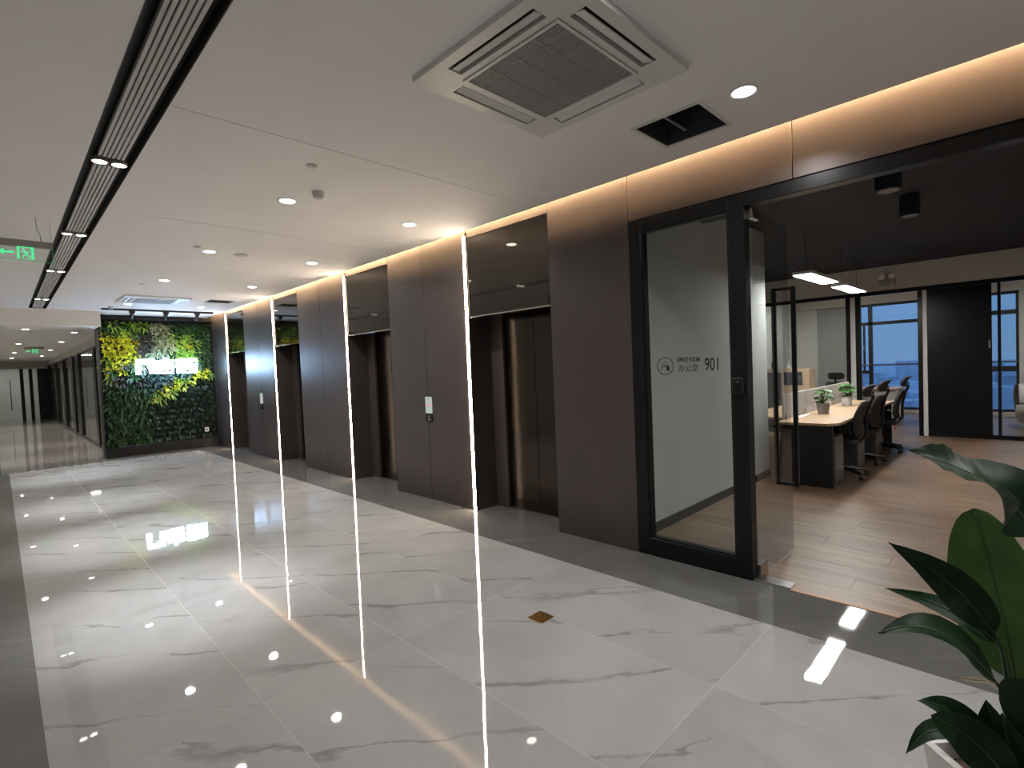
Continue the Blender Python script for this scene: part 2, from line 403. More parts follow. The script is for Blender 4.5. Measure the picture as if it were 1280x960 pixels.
for i, (a, b) in enumerate(REC):
    nm = ['first', 'second', 'third', 'fourth'][i]
    d = empty('door_%d' % (i + 1), (XD, (a + b) / 2, 0), '%s dark steel elevator entrance counting from the glazed office' % nm, 'elevator door', kind='structure')
    MB().bbox(XW + .006, XW + .05, a + .002, b - .002, 2.092, 2.912, 0.002).build('transom_panel', 'black_mirror', d)
    MB().bbox(XW + .003, XW + .05, a + .002, b - .002, 2.076, 2.091, 0.003).build('transom_trim', 'chrome', d)
    MB().box(XW + .051, XD + .1, a + .001, b - .001, 2.122, 2.20).build('soffit', 'dark_steel', d)
    MB().bbox(XD - .004, XD + .1, a, a + 0.09, 0, 2.12, 0.002).build('jamb', 'brown_panel', d)
    MB().bbox(XD - .004, XD + .1, b - 0.19, b, 0, 2.12, 0.002).build('jamb', 'brown_panel', d)
    m = (a + b - .10) / 2
    MB().bbox(XD + .03, XD + .07, a + 0.085, m - .002, 0.006, 2.12, 0.002).build('door_leaf', 'dark_steel', d)
    MB().bbox(XD + .03, XD + .07, m + .002, b - 0.185, 0.006, 2.12, 0.002).build('door_leaf', 'dark_steel', d)
    MB().bbox(XD - .004, XD + .1, a + .09, b - .19, 0.0, 0.006, 0.002).build('sill', 'steel', d)
    # vertical light strip on the corner
    ls = empty('light_strip', (XW, b, 0), 'warm vertical light strip on the far edge of the %s elevator recess' % nm, 'light strip', 'vertical light strips of the elevator wall')
    g = MB(); n = 14
    for k in range(n): g.box(XW - .011, XW - .0005, b + .003, b + .043, 0.01 + 2.93 * k / n, 0.01 + 2.93 * (k + 1) / n)
    g.build('diffuser', 'strip_warm', ls)
    MB().box(XW - .012, XW - .0003, b + .002, b + .046, 0.0, 0.008).build('end_cap', 'steel', ls)
    MB().box(XW - .0105, XW - .0003, b - .001, b + .0025, 0.0, 2.98).build('channel', 'dark_steel', ls)  # opaque edge added to keep the strip's light out of the recess

# fascia above the office front
for a, b in ((1.053, 2.25), (-0.15, 1.053), (-1.9, -0.15)): cladding(a, b, 2.645, 3.4, 3.80)
wr2 = MB().box(3.62, 3.85, -3.2, -1.9, 0, 3.4).build('wall_right', 'brown_panel'); tag(wr2, 'brown wall past the office opening', 'wall', kind='structure')
# cove strip lying on the ceiling edge
cv = empty('cove_light', (3.45, 5.3, ZC + .04), 'hidden warm cove light running along the top of the brown wall', 'light strip')
g = MB()
for k in range(56):
    y0 = -3.1 + 16.6 * k / 56; g.box(3.462, 3.472, y0, y0 + 16.6 / 56, 3.10, 3.125)
g.build('diffuser', 'cove_warm', cv)
MB().box(3.445, 3.461, -3.1, 13.5, 3.001, 3.14).build('channel', 'steel', cv)

# shell behind and beside the viewer
wl = MB().box(-2.0, -1.9, -3.2, 34, 0, 3.42).build('wall_left', 'plaster'); tag(wl, 'pale plaster wall along the side opposite the elevators', 'wall', kind='structure')
wb = MB().box(-2.0, 4.2, -3.3, -3.2, 0, 3.42).build('wall_back', 'plaster'); tag(wb, 'pale plaster wall closing the lobby end', 'wall', kind='structure')
wg = MB().box(1.5, 4.2, 13.62, 13.86, 0, 3.42).build('wall_front', 'black_matte'); tag(wg, 'dark wall carrying the planted green wall', 'wall', kind='structure')

# ================================================================== trough with slats and spots
tr = empty('slatted_ceiling_trough', (0.585, 4.8, ZC), 'long dark ceiling trough with thin white slats', 'ceiling trough')
MB().box(0.4655, 0.7045, -3.2, 12.759, ZC + .07, ZC + .1).build('backing', 'trough_dark', tr)
MB().box(0.4705, 0.6995, 12.74, 12.758, ZC, ZC + .069).build('end_cap', 'trough_dark', tr)
MB().box(0.4655, 0.470, -3.2, 12.759, ZC - .001, ZC + .069).build('side', 'trough_dark', tr)
MB().box(0.700, 0.7045, -3.2, 12.759, ZC - .001, ZC + .069).build('side', 'trough_dark', tr)
mods = [4.18, 6.36, 8.52, 11.38]
mm = [-3.2] + mods + [12.85]
for s in range(len(mm) - 1):
    y0 = mm[s] + (0.085 if s else 0); y1 = min(mm[s + 1] - 0.075, 12.735)
    for k in range(6):
        x = 0.5185 + k * 0.0235
        MB().bbox(x, x + 0.0165, y0, y1, ZC + .004, ZC + .03, 0.001).build('slat', 'slat_white', tr)
where = ['before the exit sign', 'just past the exit sign', 'third pair along', 'last before the bulkhead']
for s, y in enumerate(mods):
    t = empty('trough_spotlight', (0.585, y, ZC), 'pair of round spots set in the slatted ceiling trough, %s' % where[s], 'spotlight', 'twin spots in the ceiling trough')
    MB().bbox(0.505, 0.665, y - .065, y + .065, ZC + .012, ZC + .035, 0.003).build('plate', 'trough_dark', t)
    for x in (0.535, 0.635):
        MB().lathe([(0.046, 0.012), (0.046, -0.006), (0.040, -0.010), (0.037, 0.002), (0.037, 0.012)], (x, y, ZC), 20).build('rim', 'grey_plastic', t, smooth=False)
        MB().lathe([(0.036, 0.003), (0.036, -0.004), (0.026, -0.008)], (x, y, ZC), 20).build('lens', 'lamp_trough', t)
    spot('lamp', t, (0.585, y, ZC - .02), (0.85, y + .05, 0), P_TROUGH, 44, 1.0, 0.05, (.95, .98, 1.0))

# ================================================================== recessed downlights
rows = [(1.743, 'the row nearer the trough'), (2.907, 'the row beside the elevators')]
dl_names = {1.08: 'level with the office door', 4.25: 'level with the first elevator', 6.44: 'level with the second elevator', 8.62: 'level with the third elevator', 11.5: 'closest to the green wall', -1.1: 'behind the viewer'}
for x, rn in rows:
    for y, dn in dl_names.items():
        if y == 1.08 and x < 2: y = 1.02
        t = empty('downlight', (x, y, ZC), 'round recessed downlight in %s, %s' % (rn, dn), 'downlight', 'recessed lobby downlights')
        MB().lathe([(0.074, 0.0), (0.074, -0.004), (0.068, -0.008), (0.058, -0.006), (0.056, -0.001)], (x, y, ZC), 28).build('trim_ring', 'white_plastic', t)
        MB().lathe([(0.057, -0.001), (0.057, -0.007), (0.04, -0.010)], (x, y, ZC), 28).build('lens', 'lamp_white', t)
        disk('lamp', t, (x, y, ZC - .014), P_DOWN, 0.11, 150, (1, .985, .975))

# ================================================================== ceiling cassette units, vents, sensors
def cassette(cx, cy, label):
    t = empty('ceiling_air_conditioner', (cx, cy, ZC), label, 'air conditioner', 'ceiling cassette air conditioners')
    z1, z0 = ZC, ZC - .028; H = .472; A = .302; S0, S1 = .335, .415; SL = .27
    m = MB()  # outer panel with four real slots
    def ring(xa, xb, ya, yb, xc, xd, yc, yd):
        m.box(xa, xc, ya, yb, z0, z1); m.box(xd, xb, ya, yb, z0, z1); m.box(xc, xd, ya, yc, z0, z1); m.box(xc, xd, yd, yb, z0, z1)
    m.box(-H, H, -H, -S1, z0, z1); m.box(-H, H, S1, H, z0, z1); m.box(-H, -S1, -S1, S1, z0, z1); m.box(S1, H, -S1, S1, z0, z1)
    m.box(-S0, S0, -S0, -A, z0, z1); m.box(-S0, S0, A, S0, z0, z1); m.box(-S0, -A, -A, A, z0, z1); m.box(A, S0, -A, A, z0, z1)
    for sx_ in (-1, 1):
        for sy_ in (-1, 1):
            m.box(sx_ * SL, sx_ * S1, sy_ * S0, sy_ * S1, z0, z1); m.box(sx_ * S0, sx_ * S1, sy_ * SL, sy_ * S0, z0, z1)
    m.v = [(v[0] + cx, v[1] + cy, v[2]) for v in m.v]
    m.build('cover_panel', 'white_plastic', t)
    for k in range(4):
        q = Matrix.Translation((cx, cy, 0)) @ Matrix.Rotation(k * math.pi / 2, 4, 'Z')
        MB().box(-SL, SL, S0, S1, z1 - .003, z1 - .0005).xf(q).build('slot', 'vent_dark', t)
        a = MB().bbox(-SL + .008, SL - .008, -.024, .024, -.003, .003, .001).xf(q @ Matrix.Translation((0, (S0 + S1) / 2, z0 + .006)) @ Matrix.Rotation(R(-14), 4, 'X'))
        a.build('louver', 'white_plastic', t)
    gr = MB().box(cx - A + .006, cx + A - .006, cy - A + .006, cy + A - .006, z0 + .006, z0 + .012).build('grille', 'grille_back', t)
    B = .283
    fr = MB(); fr.box(cx - A + .004, cx - B, cy - A + .004, cy + A - .004, z0 - .006, z0 + .006); fr.box(cx + B, cx + A - .004, cy - A + .004, cy + A - .004, z0 - .006, z0 + .006)
    fr.box(cx - B, cx + B, cy - A + .004, cy - B, z0 - .006, z0 + .006); fr.box(cx - B, cx + B, cy + B, cy + A - .004, z0 - .006, z0 + .006)
    fr.build('grille_frame', 'white_plastic', t)
    fins = MB()
    for k in range(40):
        x = cx - B + (k + .5) * 2 * B / 40; fins.box(x - .0042, x + .0042, cy - B, cy + B, z0 - .002, z0 + .0055)
    fins.build('fins', 'grille_grey', gr)
    for k in (-1, 0, 1):
        MB().box(cx - B, cx + B, cy + k * B / 2 - .004, cy + k * B / 2 + .004, z0 - .004, z0 + .004).build('grille_bar', 'grey_plastic', gr)
    return t
cassette(1.972, 1.635, 'large square ceiling air conditioner with grey intake grille above the office side')
cassette(2.00, 10.75, 'square ceiling air conditioner near the green wall')
def vent(a, b, c, d, label):
    t = empty('ceiling_vent', ((a + b) / 2, (c + d) / 2, ZC), label, 'ceiling vent', 'square ceiling openings')
    w = .022; m = MB(); z0, z1 = ZC - .005, ZC + .003
    m.box(a - .004, b + .004, c - w, c, z0, ZC); m.box(a - .004, b + .004, d, d + w, z0, ZC); m.box(a - w, a, c - w, d + w, z0, ZC); m.box(b, b + w, c - w, d + w, z0, ZC)
    m.build('frame', 'white_plastic', t)
    m = MB(); m.box(a, a + .004, c, d, ZC, ZC + .24); m.box(b - .004, b, c, d, ZC, ZC + .24); m.box(a, b, c, c + .004, ZC, ZC + .24); m.box(a, b, d - .004, d, ZC, ZC + .24); m.box(a, b, c, d, ZC + .236, ZC + .24)
    m.build('duct', 'vent_dark', t)
    MB().box(a, b, (c + d) / 2 + .06, (c + d) / 2 + .072, ZC + .05, ZC + .062).build('brace', 'grey_plastic', t)
vent(2.84, 3.23, 1.30, 1.70, 'open dark square vent between the large air conditioner and the brown wall')
vent(2.78, 3.17, 10.35, 10.72, 'small square vent near the green wall')
def disc(x, y, r, label, cat, mat='disc_grey', name='ceiling_cover_disc'):
    t = empty(name, (x, y, ZC), label, cat)
    MB().lathe([(r, 0), (r, -.006), (r * .8, -.011)], (x, y, ZC), 20).build('cover', mat, t)
    MB().lathe([(r * .5, -.010), (r * .45, -.013)], (x, y, ZC), 16).build('center_cap', mat, t)
disc(1.587, 3.44, .036, 'small flat disc on the ceiling before the smoke detector', 'ceiling cover')
disc(1.59, 6.29, .036, 'small flat disc beside the second downlight of the trough row', 'ceiling cover')
disc(1.56, 9.10, .036, 'small flat disc farther down the ceiling toward the green wall', 'ceiling cover')
disc(2.07, 6.44, .075, 'round perforated ceiling speaker between two downlights', 'ceiling speaker', name='ceiling_speaker')
def detector(x, y, label):
    t = empty('smoke_detector', (x, y, ZC), label, 'smoke detector', 'ceiling smoke detectors')
    MB().lathe([(.046, 0), (.048, -.012), (.044, -.016)], (x, y, ZC), 24).build('base', 'white_plastic', t)
    MB().lathe([(.040, -.016), (.042, -.034), (.030, -.046), (.012, -.049)], (x, y, ZC), 24).build('sensor_head', 'disc_grey', t)
detector(1.85, 3.92, 'grey smoke detector by the first downlight')
detector(1.56, 12.0, 'small smoke detector just before the green wall')

# ================================================================== hanging exit sign
def exit_sign(x0, x1, y, z0, z1, zc, label):
    t = empty('exit_sign', ((x0 + x1) / 2, y, zc), label, 'exit sign', 'green exit signs')
    MB().bbox(x0, x1, y - .02, y + .02, z1 - .055, z1, .004).build('housing', 'grey_plastic', t)
    MB().box(x0, x1, y - .004, y + .004, z0, z1 - .055).build('plate', 'glass', t)
    e = MB(); e.box(x0, x1, y - .005, y + .005, z0 - .002, z0); e.box(x1, x1 + .002, y - .005, y + .005, z0, z1 - .055); e.box(x0 - .002, x0, y - .005, y + .005, z0, z1 - .055)
    e.build('glowing_edge', 'exit_edge', t)
    h = (z1 - .055) - z0; a = x0 + .135; b = a + .105; zz0, zz1 = z0 + .012, z0 + .012 + .105; yy = y - .007
    m = MB(); s = .012
    m.box(a, b, yy, yy + .002, zz1 - s, zz1); m.box(a, a + s * 1.3, yy, yy + .002, zz0, zz1 - s); m.box(b - s * 1.6, b, yy, yy + .002, zz0, zz1 - s); m.box(b - .05, b - s * 1.6, yy, yy + .002, zz0, zz0 + .006)
    # running figure
    def bar(p, q, w):
        p = Vector((p[0], 0, p[1])); q = Vector((q[0], 0, q[1])); d = (q - p).normalized(); n = Vector((-d.z, 0, d.x)) * w / 2
        vs = [p + n, p - n, q - n, q + n]
        m.add([(v.x, yy, v.z) for v in vs] + [(v.x, yy + .002, v.z) for v in vs], [(0, 1, 2, 3), (7, 6, 5, 4), (0, 4, 5, 1), (1, 5, 6, 2), (2, 6, 7, 3), (3, 7, 4, 0)])
    cx = (a + b) / 2 - .002; cz = (zz0 + zz1) / 2
    bar((cx - .004, cz + .012), (cx + .010, cz - .014), .016); bar((cx + .010, cz - .014), (cx - .012, cz - .024), .009); bar((cx - .012, cz - .024), (cx - .014, cz - .044), .008)
    bar((cx + .010, cz - .014), (cx + .022, cz - .030), .009); bar((cx + .022, cz - .030), (cx + .034, cz - .030), .008)
    bar((cx - .004, cz + .012), (cx - .022, cz + .002), .007); bar((cx - .004, cz + .014), (cx + .016, cz + .006), .007); bar((cx + .016, cz + .006), (cx + .026, cz + .014), .007)
    bar((cx - .016, cz + .026), (cx - .002, cz + .026), .014)
    m.build('running_figure', 'exit_green', t)
    m = MB(); c = (zz0 + zz1) / 2 - .002
    m.prism([(0, 0), (.045, .030), (.036, .009), (.10, .009), (.10, -.009), (.036, -.009), (.045, -.030)], 0, .002)
    m.v = [(x0 + .018 + v[0], yy + v[2], c + v[1]) for v in m.v]
    m.build('arrow', 'exit_green', t)
    MB().tube([(x0 + .29, y, z1), (x0 + .285, y - .004, z1 + .06), (x0 + .268, y, z1 + .1), (x0 + .262, y, zc)], .003, 6).build('cable', 'grey_plastic', t)
    for x in (x0 + .02, x1 - .004): MB().tube([(x, y, z1), (x, y, zc)], .0012, 6).build('wire', 'steel', t)
exit_sign(0.035, 0.393, 5.9, 2.588, 2.757, ZC, 'green edge-lit exit sign with arrow hanging beside the slatted trough')
exit_sign(0.52, 0.88, 17.6, 2.36, 2.53, 2.66, 'small green exit sign hanging in the far corridor')

# ================================================================== living green wall
gw = empty('green_wall', (2.57, 13.5, 0), 'black-framed living green wall of dense leafy plants', 'green wall')
X0, X1, ZB, ZT = 1.53, 3.575, 0.20, 2.82
MB().box(1.50, 3.598, 13.52, 13.618, ZB, 2.93).build('backing', 'felt_black', gw)
MB().bbox(1.50, 3.598, 13.36, 13.6, 0.0, ZB, .006).build('plinth', 'black_plinth', gw)
MB().bbox(1.47, 1.50, 13.36, 13.618, 0.0, 2.93, .003).build('frame_post', 'black_matte', gw)
MB().bbox(1.50, 3.598, 13.44, 13.52, 2.86, 2.93, .003).build('frame_rail', 'black_frame', gw)
def clump_mesh(kind, seed, mat):
    rr = random.Random(seed); m = MB()
    n = {'broad': 16, 'long': 15, 'small': 26}[kind]
    for k in range(n):
        th = 2 * math.pi * (k / n) + rr.uniform(-.4, .4); tilt = rr.uniform(.15, 1.15)
        L = {'broad': .12, 'long': .155, 'small': .075}[kind] * rr.uniform(.7, 1.15); w = {'broad': .36, 'long': .20, 'small': .42}[kind] * L
        # local frame: outwards is -Y (towards the lobby), leaves spread around
        rad = Vector((math.cos(th), 0, math.sin(th))); out = Vector((0, -1, 0))
        d0 = (rad * math.sin(tilt) + out * math.cos(tilt)).normalized()
        side = d0.cross(out); side = side.normalized() if side.length > .01 else Vector((1, 0, 0))
        b0 = rad * rr.uniform(0, .055) + Vector((0, rr.uniform(-.02, .03), 0))
        pts = []
        for i, (u, ww) in enumerate(((0, .12), (.35, .9), (.7, .8), (1, .03))):
            p = b0 + d0 * (L * u) + Vector((0, 0, -.35 * L * u * u)) + out * (-.12 * L * u * u)
            nrm = side.cross(d0).normalized()
            pts += [p + side * w * ww * .5 + nrm * w * .12 * ww, p - nrm * w * .06, p - side * w * ww * .5 + nrm * w * .12 * ww]
        f = []
        for i in range(3):
            a = i * 3; f += [(a, a + 1, a + 4, a + 3), (a + 1, a + 2, a + 5, a + 4)]
        m.add(pts, f)
    me = bpy.data.meshes.new('leaf_clump'); me.from_pydata(m.v, [], m.f); me.materials.append(MAT[mat])
    for p in me.polygons: p.use_smooth = True
    return me
CL = {}
for mat, kind in (('wall_yellow', 'broad'), ('wall_lime', 'long'), ('wall_green', 'broad'), ('wall_green', 'long'), ('wall_dark', 'small'), ('wall_mottled', 'broad'), ('wall_purple', 'broad')):
    CL[(mat, kind)] = [clump_mesh(kind, 11 * s + len(CL), mat) for s in range(3)]
def zone(u, v):
    """plant kind by position on the wall, u from its free edge to the elevator side, v upward"""
    j = rnd.uniform(-.025, .025); u2, v2 = u + j, v + rnd.uniform(-.012, .012)
    if v2 > .90 and u2 < .40: return ('wall_green', 'broad') if rnd.random() < .45 else ('wall_lime', 'long')
    if .66 < v2 <= .90 and u2 < .30: return ('wall_yellow', 'broad') if u2 > .02 + (v2 < .70) * .1 or rnd.random() < .6 else ('wall_lime', 'long')
    if .58 < v2 <= .66 and .0 < u2 < .20: return ('wall_yellow', 'broad') if rnd.random() < .7 else ('wall_green', 'broad')
    if .545 < v2 <= .58 and .03 < u2 < .12: return ('wall_lime', 'long')
    if v2 > .73 and .46 < u2 < .63: return ('wall_mottled', 'broad')
    if v2 > .62 and .30 <= u2 <= .47: return ('wall_purple', 'broad') if rnd.random() < .7 else ('wall_mottled', 'broad')
    if .68 < v2 < .92 and .63 <= u2 < .86: return ('wall_lime', 'long') if rnd.random() < .8 else ('wall_yellow', 'broad')
    if v2 > .60 and u2 >= .63: return ('wall_green', 'long')
    # descending yellow diagonal
    for (ua, ub, vv) in ((.86, 1.0, .60), (.82, 1.0, .555), (.66, .86, .50), (.52, .74, .445), (.40, .64, .385), (.40, .54, .345)):
        if ua < u < ub and abs(v - vv) < .021: return ('wall_yellow', 'broad') if rnd.random() < .6 else ('wall_lime', 'long')
    if v2 > .48 and u2 < .32: return ('wall_purple', 'broad') if rnd.random() < .55 else ('wall_green', 'broad')
    if v2 < .46 and u2 < .38: return ('wall_green', 'long')
    return ('wall_dark', 'small')
NX, NZ = 14, 21
for iz in range(NZ):
    for ix in range(NX):
        u = (ix + .5 + (.25 if iz % 2 else -.25)) / NX; v = (iz + .5) / NZ
        x = X0 + .05 + u * (X1 - X0 - .10); z = ZB + .07 + v * (ZT - ZB - .08)
        kd = zone(u, v); sc = rnd.uniform(.95, 1.2)
        o = share('leaf_clump', rnd.choice(CL[kd]), gw, (x, 13.50 + rnd.uniform(-.01, .01), z), (0, rnd.uniform(-.6, .6), 0), (sc * rnd.choice((-1, 1)), sc, sc))
# socket on the green wall
so = empty('power_socket', (3.36, 13.42, .40), 'small white power socket low on the green wall', 'power socket')
MB().bbox(3.32, 3.40, 13.405, 13.42, .34, .44, .004).build('plate', 'white_plastic', so)
MB().box(3.345, 3.375, 13.403, 13.405, .375, .405).build('outlet', 'black_matte', so)
MB().box(3.35, 3.37, 13.42, 13.53, .38, .40).build('bracket', 'black_matte', so)

# illuminated sign, white channel letters standing off the plants
sg = empty('illuminated_sign', (2.64, 13.24, 1.86), 'glowing white channel-letter sign on the green wall', 'illuminated sign')
SY0, SY1 = 13.22, 13.26
def letter(strokes, name='letter'):
    m = MB()
    for (a, b, c, d) in strokes: m.bbox(a, b, SY0, SY1, c, d, .004)
    o = m.build(name, 'sign_white', sg)
    cx = sum((s[0] + s[1]) / 2 for s in strokes) / len(strokes); cz = sum((s[2] + s[3]) / 2 for s in strokes) / len(strokes)
    MB().tube([(strokes[0][0] + .02, SY1 - .003, (strokes[0][2] + strokes[0][3]) / 2), (strokes[0][0] + .02, 13.53, (strokes[0][2] + strokes[0][3]) / 2)], .006, 6).build('standoff', 'steel', o)
    return o
z0, z1 = 1.695, 2.015
letter([(2.065, 2.155, z0, z1 - .09), (2.08, 2.41, z1 - .09, z1), (2.30, 2.41, z0 + .02, z1 - .09)])
a = 2.425
letter([(a + .13, a + .19, z1 - .03, z1 + .035), (a + .02, a + .345, z1 - .07, z1 - .025), (a, a + .05, z0 + .01, z1 - .07), (a + .07, a + .33, z1 - .135, z1 - .10), (a + .06, a + .345, z1 - .19, z1 - .155),
        (a + .165, a + .21, z0 + .02, z1 - .07), (a + .08, a + .12, z0 + .02, z0 + .10), (a + .27, a + .32, z0 + .02, z0 + .10), (a + .08, a + .32, z0 + .0, z0 + .035), (a + .08, a + .32, z0 + .085, z0 + .115)])
for r_, zb in enumerate((1.865, 1.70)):
    for c_ in range(3):
        b = 2.80 + c_ * .138; hh = .15
        letter([(b, b + .022, zb, zb + hh), (b + .104, b + .126, zb, zb + hh), (b, b + .126, zb + hh - .024, zb + hh), (b, b + .126, zb + .06 + .01 * c_, zb + .085 + .01 * c_), (b, b + .126, zb, zb + .022)] + ([(b + .053, b + .073, zb, zb + hh)] if (c_ + r_) % 2 else []))

# track with three heads washing the plants
tk = empty('track_light', (2.4, 12.3, ZC), 'black ceiling track with three spot heads above the green wall', 'track light')
MB().bbox(1.45, 3.33, 12.285, 12.32, ZC - .035, ZC, .003).build('track', 'black_matte', tk)
for x in (1.92, 2.48, 3.03):
    h = MB().bbox(x - .05, x + .05, 12.29, 12.32, ZC - .075, ZC - .035, .003).build('adapter', 'black_matte', tk)
    m = MB().lathe([(.03, .07), (.036, -.07)], (0, 0, 0), 16); q = Matrix.Translation((x, 12.36, ZC - .12)) @ Matrix.Rotation(R(55), 4, 'X'); m.xf(q)
    m.build('spot_head', 'black_matte', tk)
    f_ = MB().lathe([(.031, -.0715), (.031, -.074)], (0, 0, 0), 16).xf(q).build('lens', 'lamp_white', tk)
    spot('lamp', tk, (x, 12.43, ZC - .17), (x + (x - 2.48) * .25, 13.5, 2.25), P_TRACK, 58, .8, .03, (1, .95, .82))

# ================================================================== call panels, floor socket
for y, lb in ((5.03, 'lit elevator call panel between the first and second elevators'), (10.5, 'lit elevator call panel between the third and fourth elevators')):
    t = empty('elevator_call_panel', (XW, y, 1.0), lb, 'call panel', 'elevator call panels')
    MB().bbox(XW - .012, XW, y - .062, y + .062, 1.03, 1.225, .003).build('display', 'lcd_white', t)
    MB().lathe([(.017, 0), (.015, .002)], (0, 0, 0), 16).xf(Matrix.Translation((XW - .012, y, 1.125)) @ Matrix.Rotation(R(-90), 4, 'Y') @ Matrix.Scale(1.6, 4, (0, 1, 0))).build('floor_number', 'lcd_red', t)
    MB().box(XW - .0128, XW - .012, y - .006, y + .006, 1.195, 1.21).build('emblem', 'vinyl', t)
    MB().bbox(XW - .010, XW, y - .062, y + .062, .925, 1.027, .003).build('button_plate', 'dark_steel', t)
    for z in (.955, .995): MB().lathe([(.014, 0), (.012, .004)], (0, 0, 0), 16).xf(Matrix.Translation((XW - .010, y, z)) @ Matrix.Rotation(R(-90), 4, 'Y')).build('button', 'chrome', t)
fs = empty('floor_socket', (2.28, 2.13, 0), 'square brass floor socket lid set in the white slabs', 'floor socket')
MB().bbox(2.222, 2.338, 2.072, 2.188, 0.0005, .004, .002).build('frame', 'brass', fs)
MB().bbox(2.230, 2.330, 2.080, 2.180, .004, .0075, .002).build('lid', 'brass', fs)
MB().box(2.265, 2.295, 2.084, 2.090, .0075, .0085).build('latch', 'brass', fs)

# ================================================================== office front: framed glass with lettering, open glass door
of = empty('window_1', (XW, 1.8, 0), 'black-framed fixed glass panel with the 901 office lettering', 'glass panel', kind='structure')
FX0, FX1 = 3.60, 3.70
MB().bbox(FX0, FX1, 2.145, 2.248, 0, 2.64, .004).build('stile', 'black_frame', of)
MB().bbox(FX0, FX1, 1.36, 1.468, 0, 2.64, .004).build('stile', 'black_frame', of)
MB().bbox(FX0, FX1, 1.468, 2.145, 2.545, 2.64, .004).build('top_rail', 'black_frame', of)
MB().bbox(FX0, FX1, 1.468, 2.145, 0, 0.14, .004).build('bottom_rail', 'black_frame', of)
be = MB()
for (a, b, c, d) in ((2.125, 2.145, .14, 2.545), (1.468, 1.480, .14, 2.545), (1.48, 2.125, .14, .152), (1.48, 2.125, 2.535, 2.545)): be.box(3.612, 3.63, a, b, c, d)
be.build('glazing_bead', 'black_frame', of)
pane = MB().box(3.632, 3.642, 1.470, 2.143, .142, 2.543).build('pane', 'panel_glass', of)
# access reader on the stile
ar = empty('access_reader', (XW, 1.42, 1.34), 'black card reader on the frame beside the office opening', 'access reader')
MB().bbox(XW - .022, XW, 1.385, 1.458, 1.285, 1.40, .005).build('body', 'black_matte', ar)
MB().bbox(XW - .024, XW - .022, 1.393, 1.450, 1.295, 1.39, .001).build('keypad', 'black_frame', ar)
MB().box(XW - .0245, XW - .024, 1.410, 1.432, 1.372, 1.375).build('indicator', 'grey_plastic', ar)
# header bar over the opening
hd = MB().bbox(3.605, 3.70, -1.9, 1.358, 2.555, 2.642, .004).build('trim_2', 'black_frame'); tag(hd, 'black steel header over the open office entrance', 'header', kind='structure')

def text_mesh(s, size, name, mat, parent, y_left, z, x=3.630, sx_=1.0, bold=0.0):
    c = bpy.data.curves.new(name, 'FONT'); c.body = s; c.size = size; c.extrude = .0006; c.offset = bold
    o = bpy.data.objects.new(name + '_tmp', c); COL.objects.link(o)
    dg = bpy.context.evaluated_depsgraph_get(); me = bpy.data.meshes.new_from_object(o.evaluated_get(dg))
    bpy.data.objects.remove(o)
    for v in me.vertices: v.co = Vector((x - v.co.z, y_left - v.co.x * sx_, z + v.co.y)) - wloc(parent)
    me.materials.clear(); me.materials.append(MAT[mat])
    q = bpy.data.objects.new(name, me); COL.objects.link(q); q.parent = parent
    return q
nb = empty('door_number_lettering', (3.63, 1.8, 1.5), 'black vinyl lettering OFFICE ROOM 901 with desk icon on glass', 'lettering')
m = MB(); N = 40; cy, cz = 1.983, 1.494
for k in range(N):
    a0, a1 = 2 * math.pi * k / N, 2 * math.pi * (k + 1) / N; r0, r1 = .063, .0685
    vs = [(3.6305, cy + r * math.cos(a), cz + r * math.sin(a)) for r, a in ((r0, a0), (r1, a0), (r1, a1), (r0, a1))]
    m.add(vs + [(v[0] - .001, v[1], v[2]) for v in vs], [(0, 1, 2, 3), (7, 6, 5, 4), (1, 5, 6, 2), (0, 3, 7, 4)])
m.build('circle', 'vinyl', nb)
m = MB()
def ib(y0, y1, z0, z1): m.box(3.6295, 3.6305, cy - y1, cy - y0, cz + z0, cz + z1)
ib(-.034, .034, -.004, .002); ib(-.034, -.029, -.034, -.004); ib(.010, .034, -.034, -.004); ib(-.028, .012, .028, .031); ib(-.028, -.025, .006, .031); ib(.009, .012, .006, .031); ib(-.028, .012, .006, .009); ib(-.012, -.006, .002, .006); ib(.020, .023, .002, .014)
m.build('desk_icon', 'vinyl', nb)
text_mesh('OFFICE ROOM', .044, 'text', 'vinyl', nb, 1.885, 1.523, sx_=.62, bold=.0010)
text_mesh('办公室', .060, 'text', 'vinyl', nb, 1.880, 1.452, sx_=.90)
text_mesh('901', .128, 'text', 'vinyl', nb, 1.672, 1.456, sx_=.60, bold=.0012)

# open glass door leaf
gd = empty('door_5', (3.66, 1.345, 0), 'frameless glass office door standing open with long black pull handle', 'glass door', kind='structure')
MB().box(3.675, 4.395, 1.338, 1.350, .012, 2.54).build('glass_leaf', 'door_glass', gd)
MB().bbox(3.672, 3.81, 1.328, 1.360, .010, .095, .003).build('bottom_patch', 'chrome', gd)
MB().bbox(3.672, 3.80, 1.328, 1.360, 2.48, 2.552, .003).build('top_patch', 'chrome', gd)
for yy in (1.275, 1.415):
    hnd = MB().bbox(4.285, 4.315, yy - .015, yy + .015, .53, 2.06, .003).build('pull_handle', 'black_frame', gd)
for z in (.545, 2.045): MB().bbox(4.288, 4.312, 1.26, 1.43, z - .012, z + .012, .003).build('handle_bracket', 'black_frame', gd)
fp = empty('floor_spring_plate', (3.66, 1.26, 0), 'steel floor spring cover under the open glass door', 'floor plate')
MB().bbox(3.625, 3.735, 1.13, 1.40, .001, .007, .002).build('cover', 'steel', fp)
MB().lathe([(.016, .007), (.014, .012)], (3.69, 1.345, 0), 14).build('pivot', 'chrome', fp)
pm('threshold_brown', (0.36, 0.17, 0.075), 0.45)
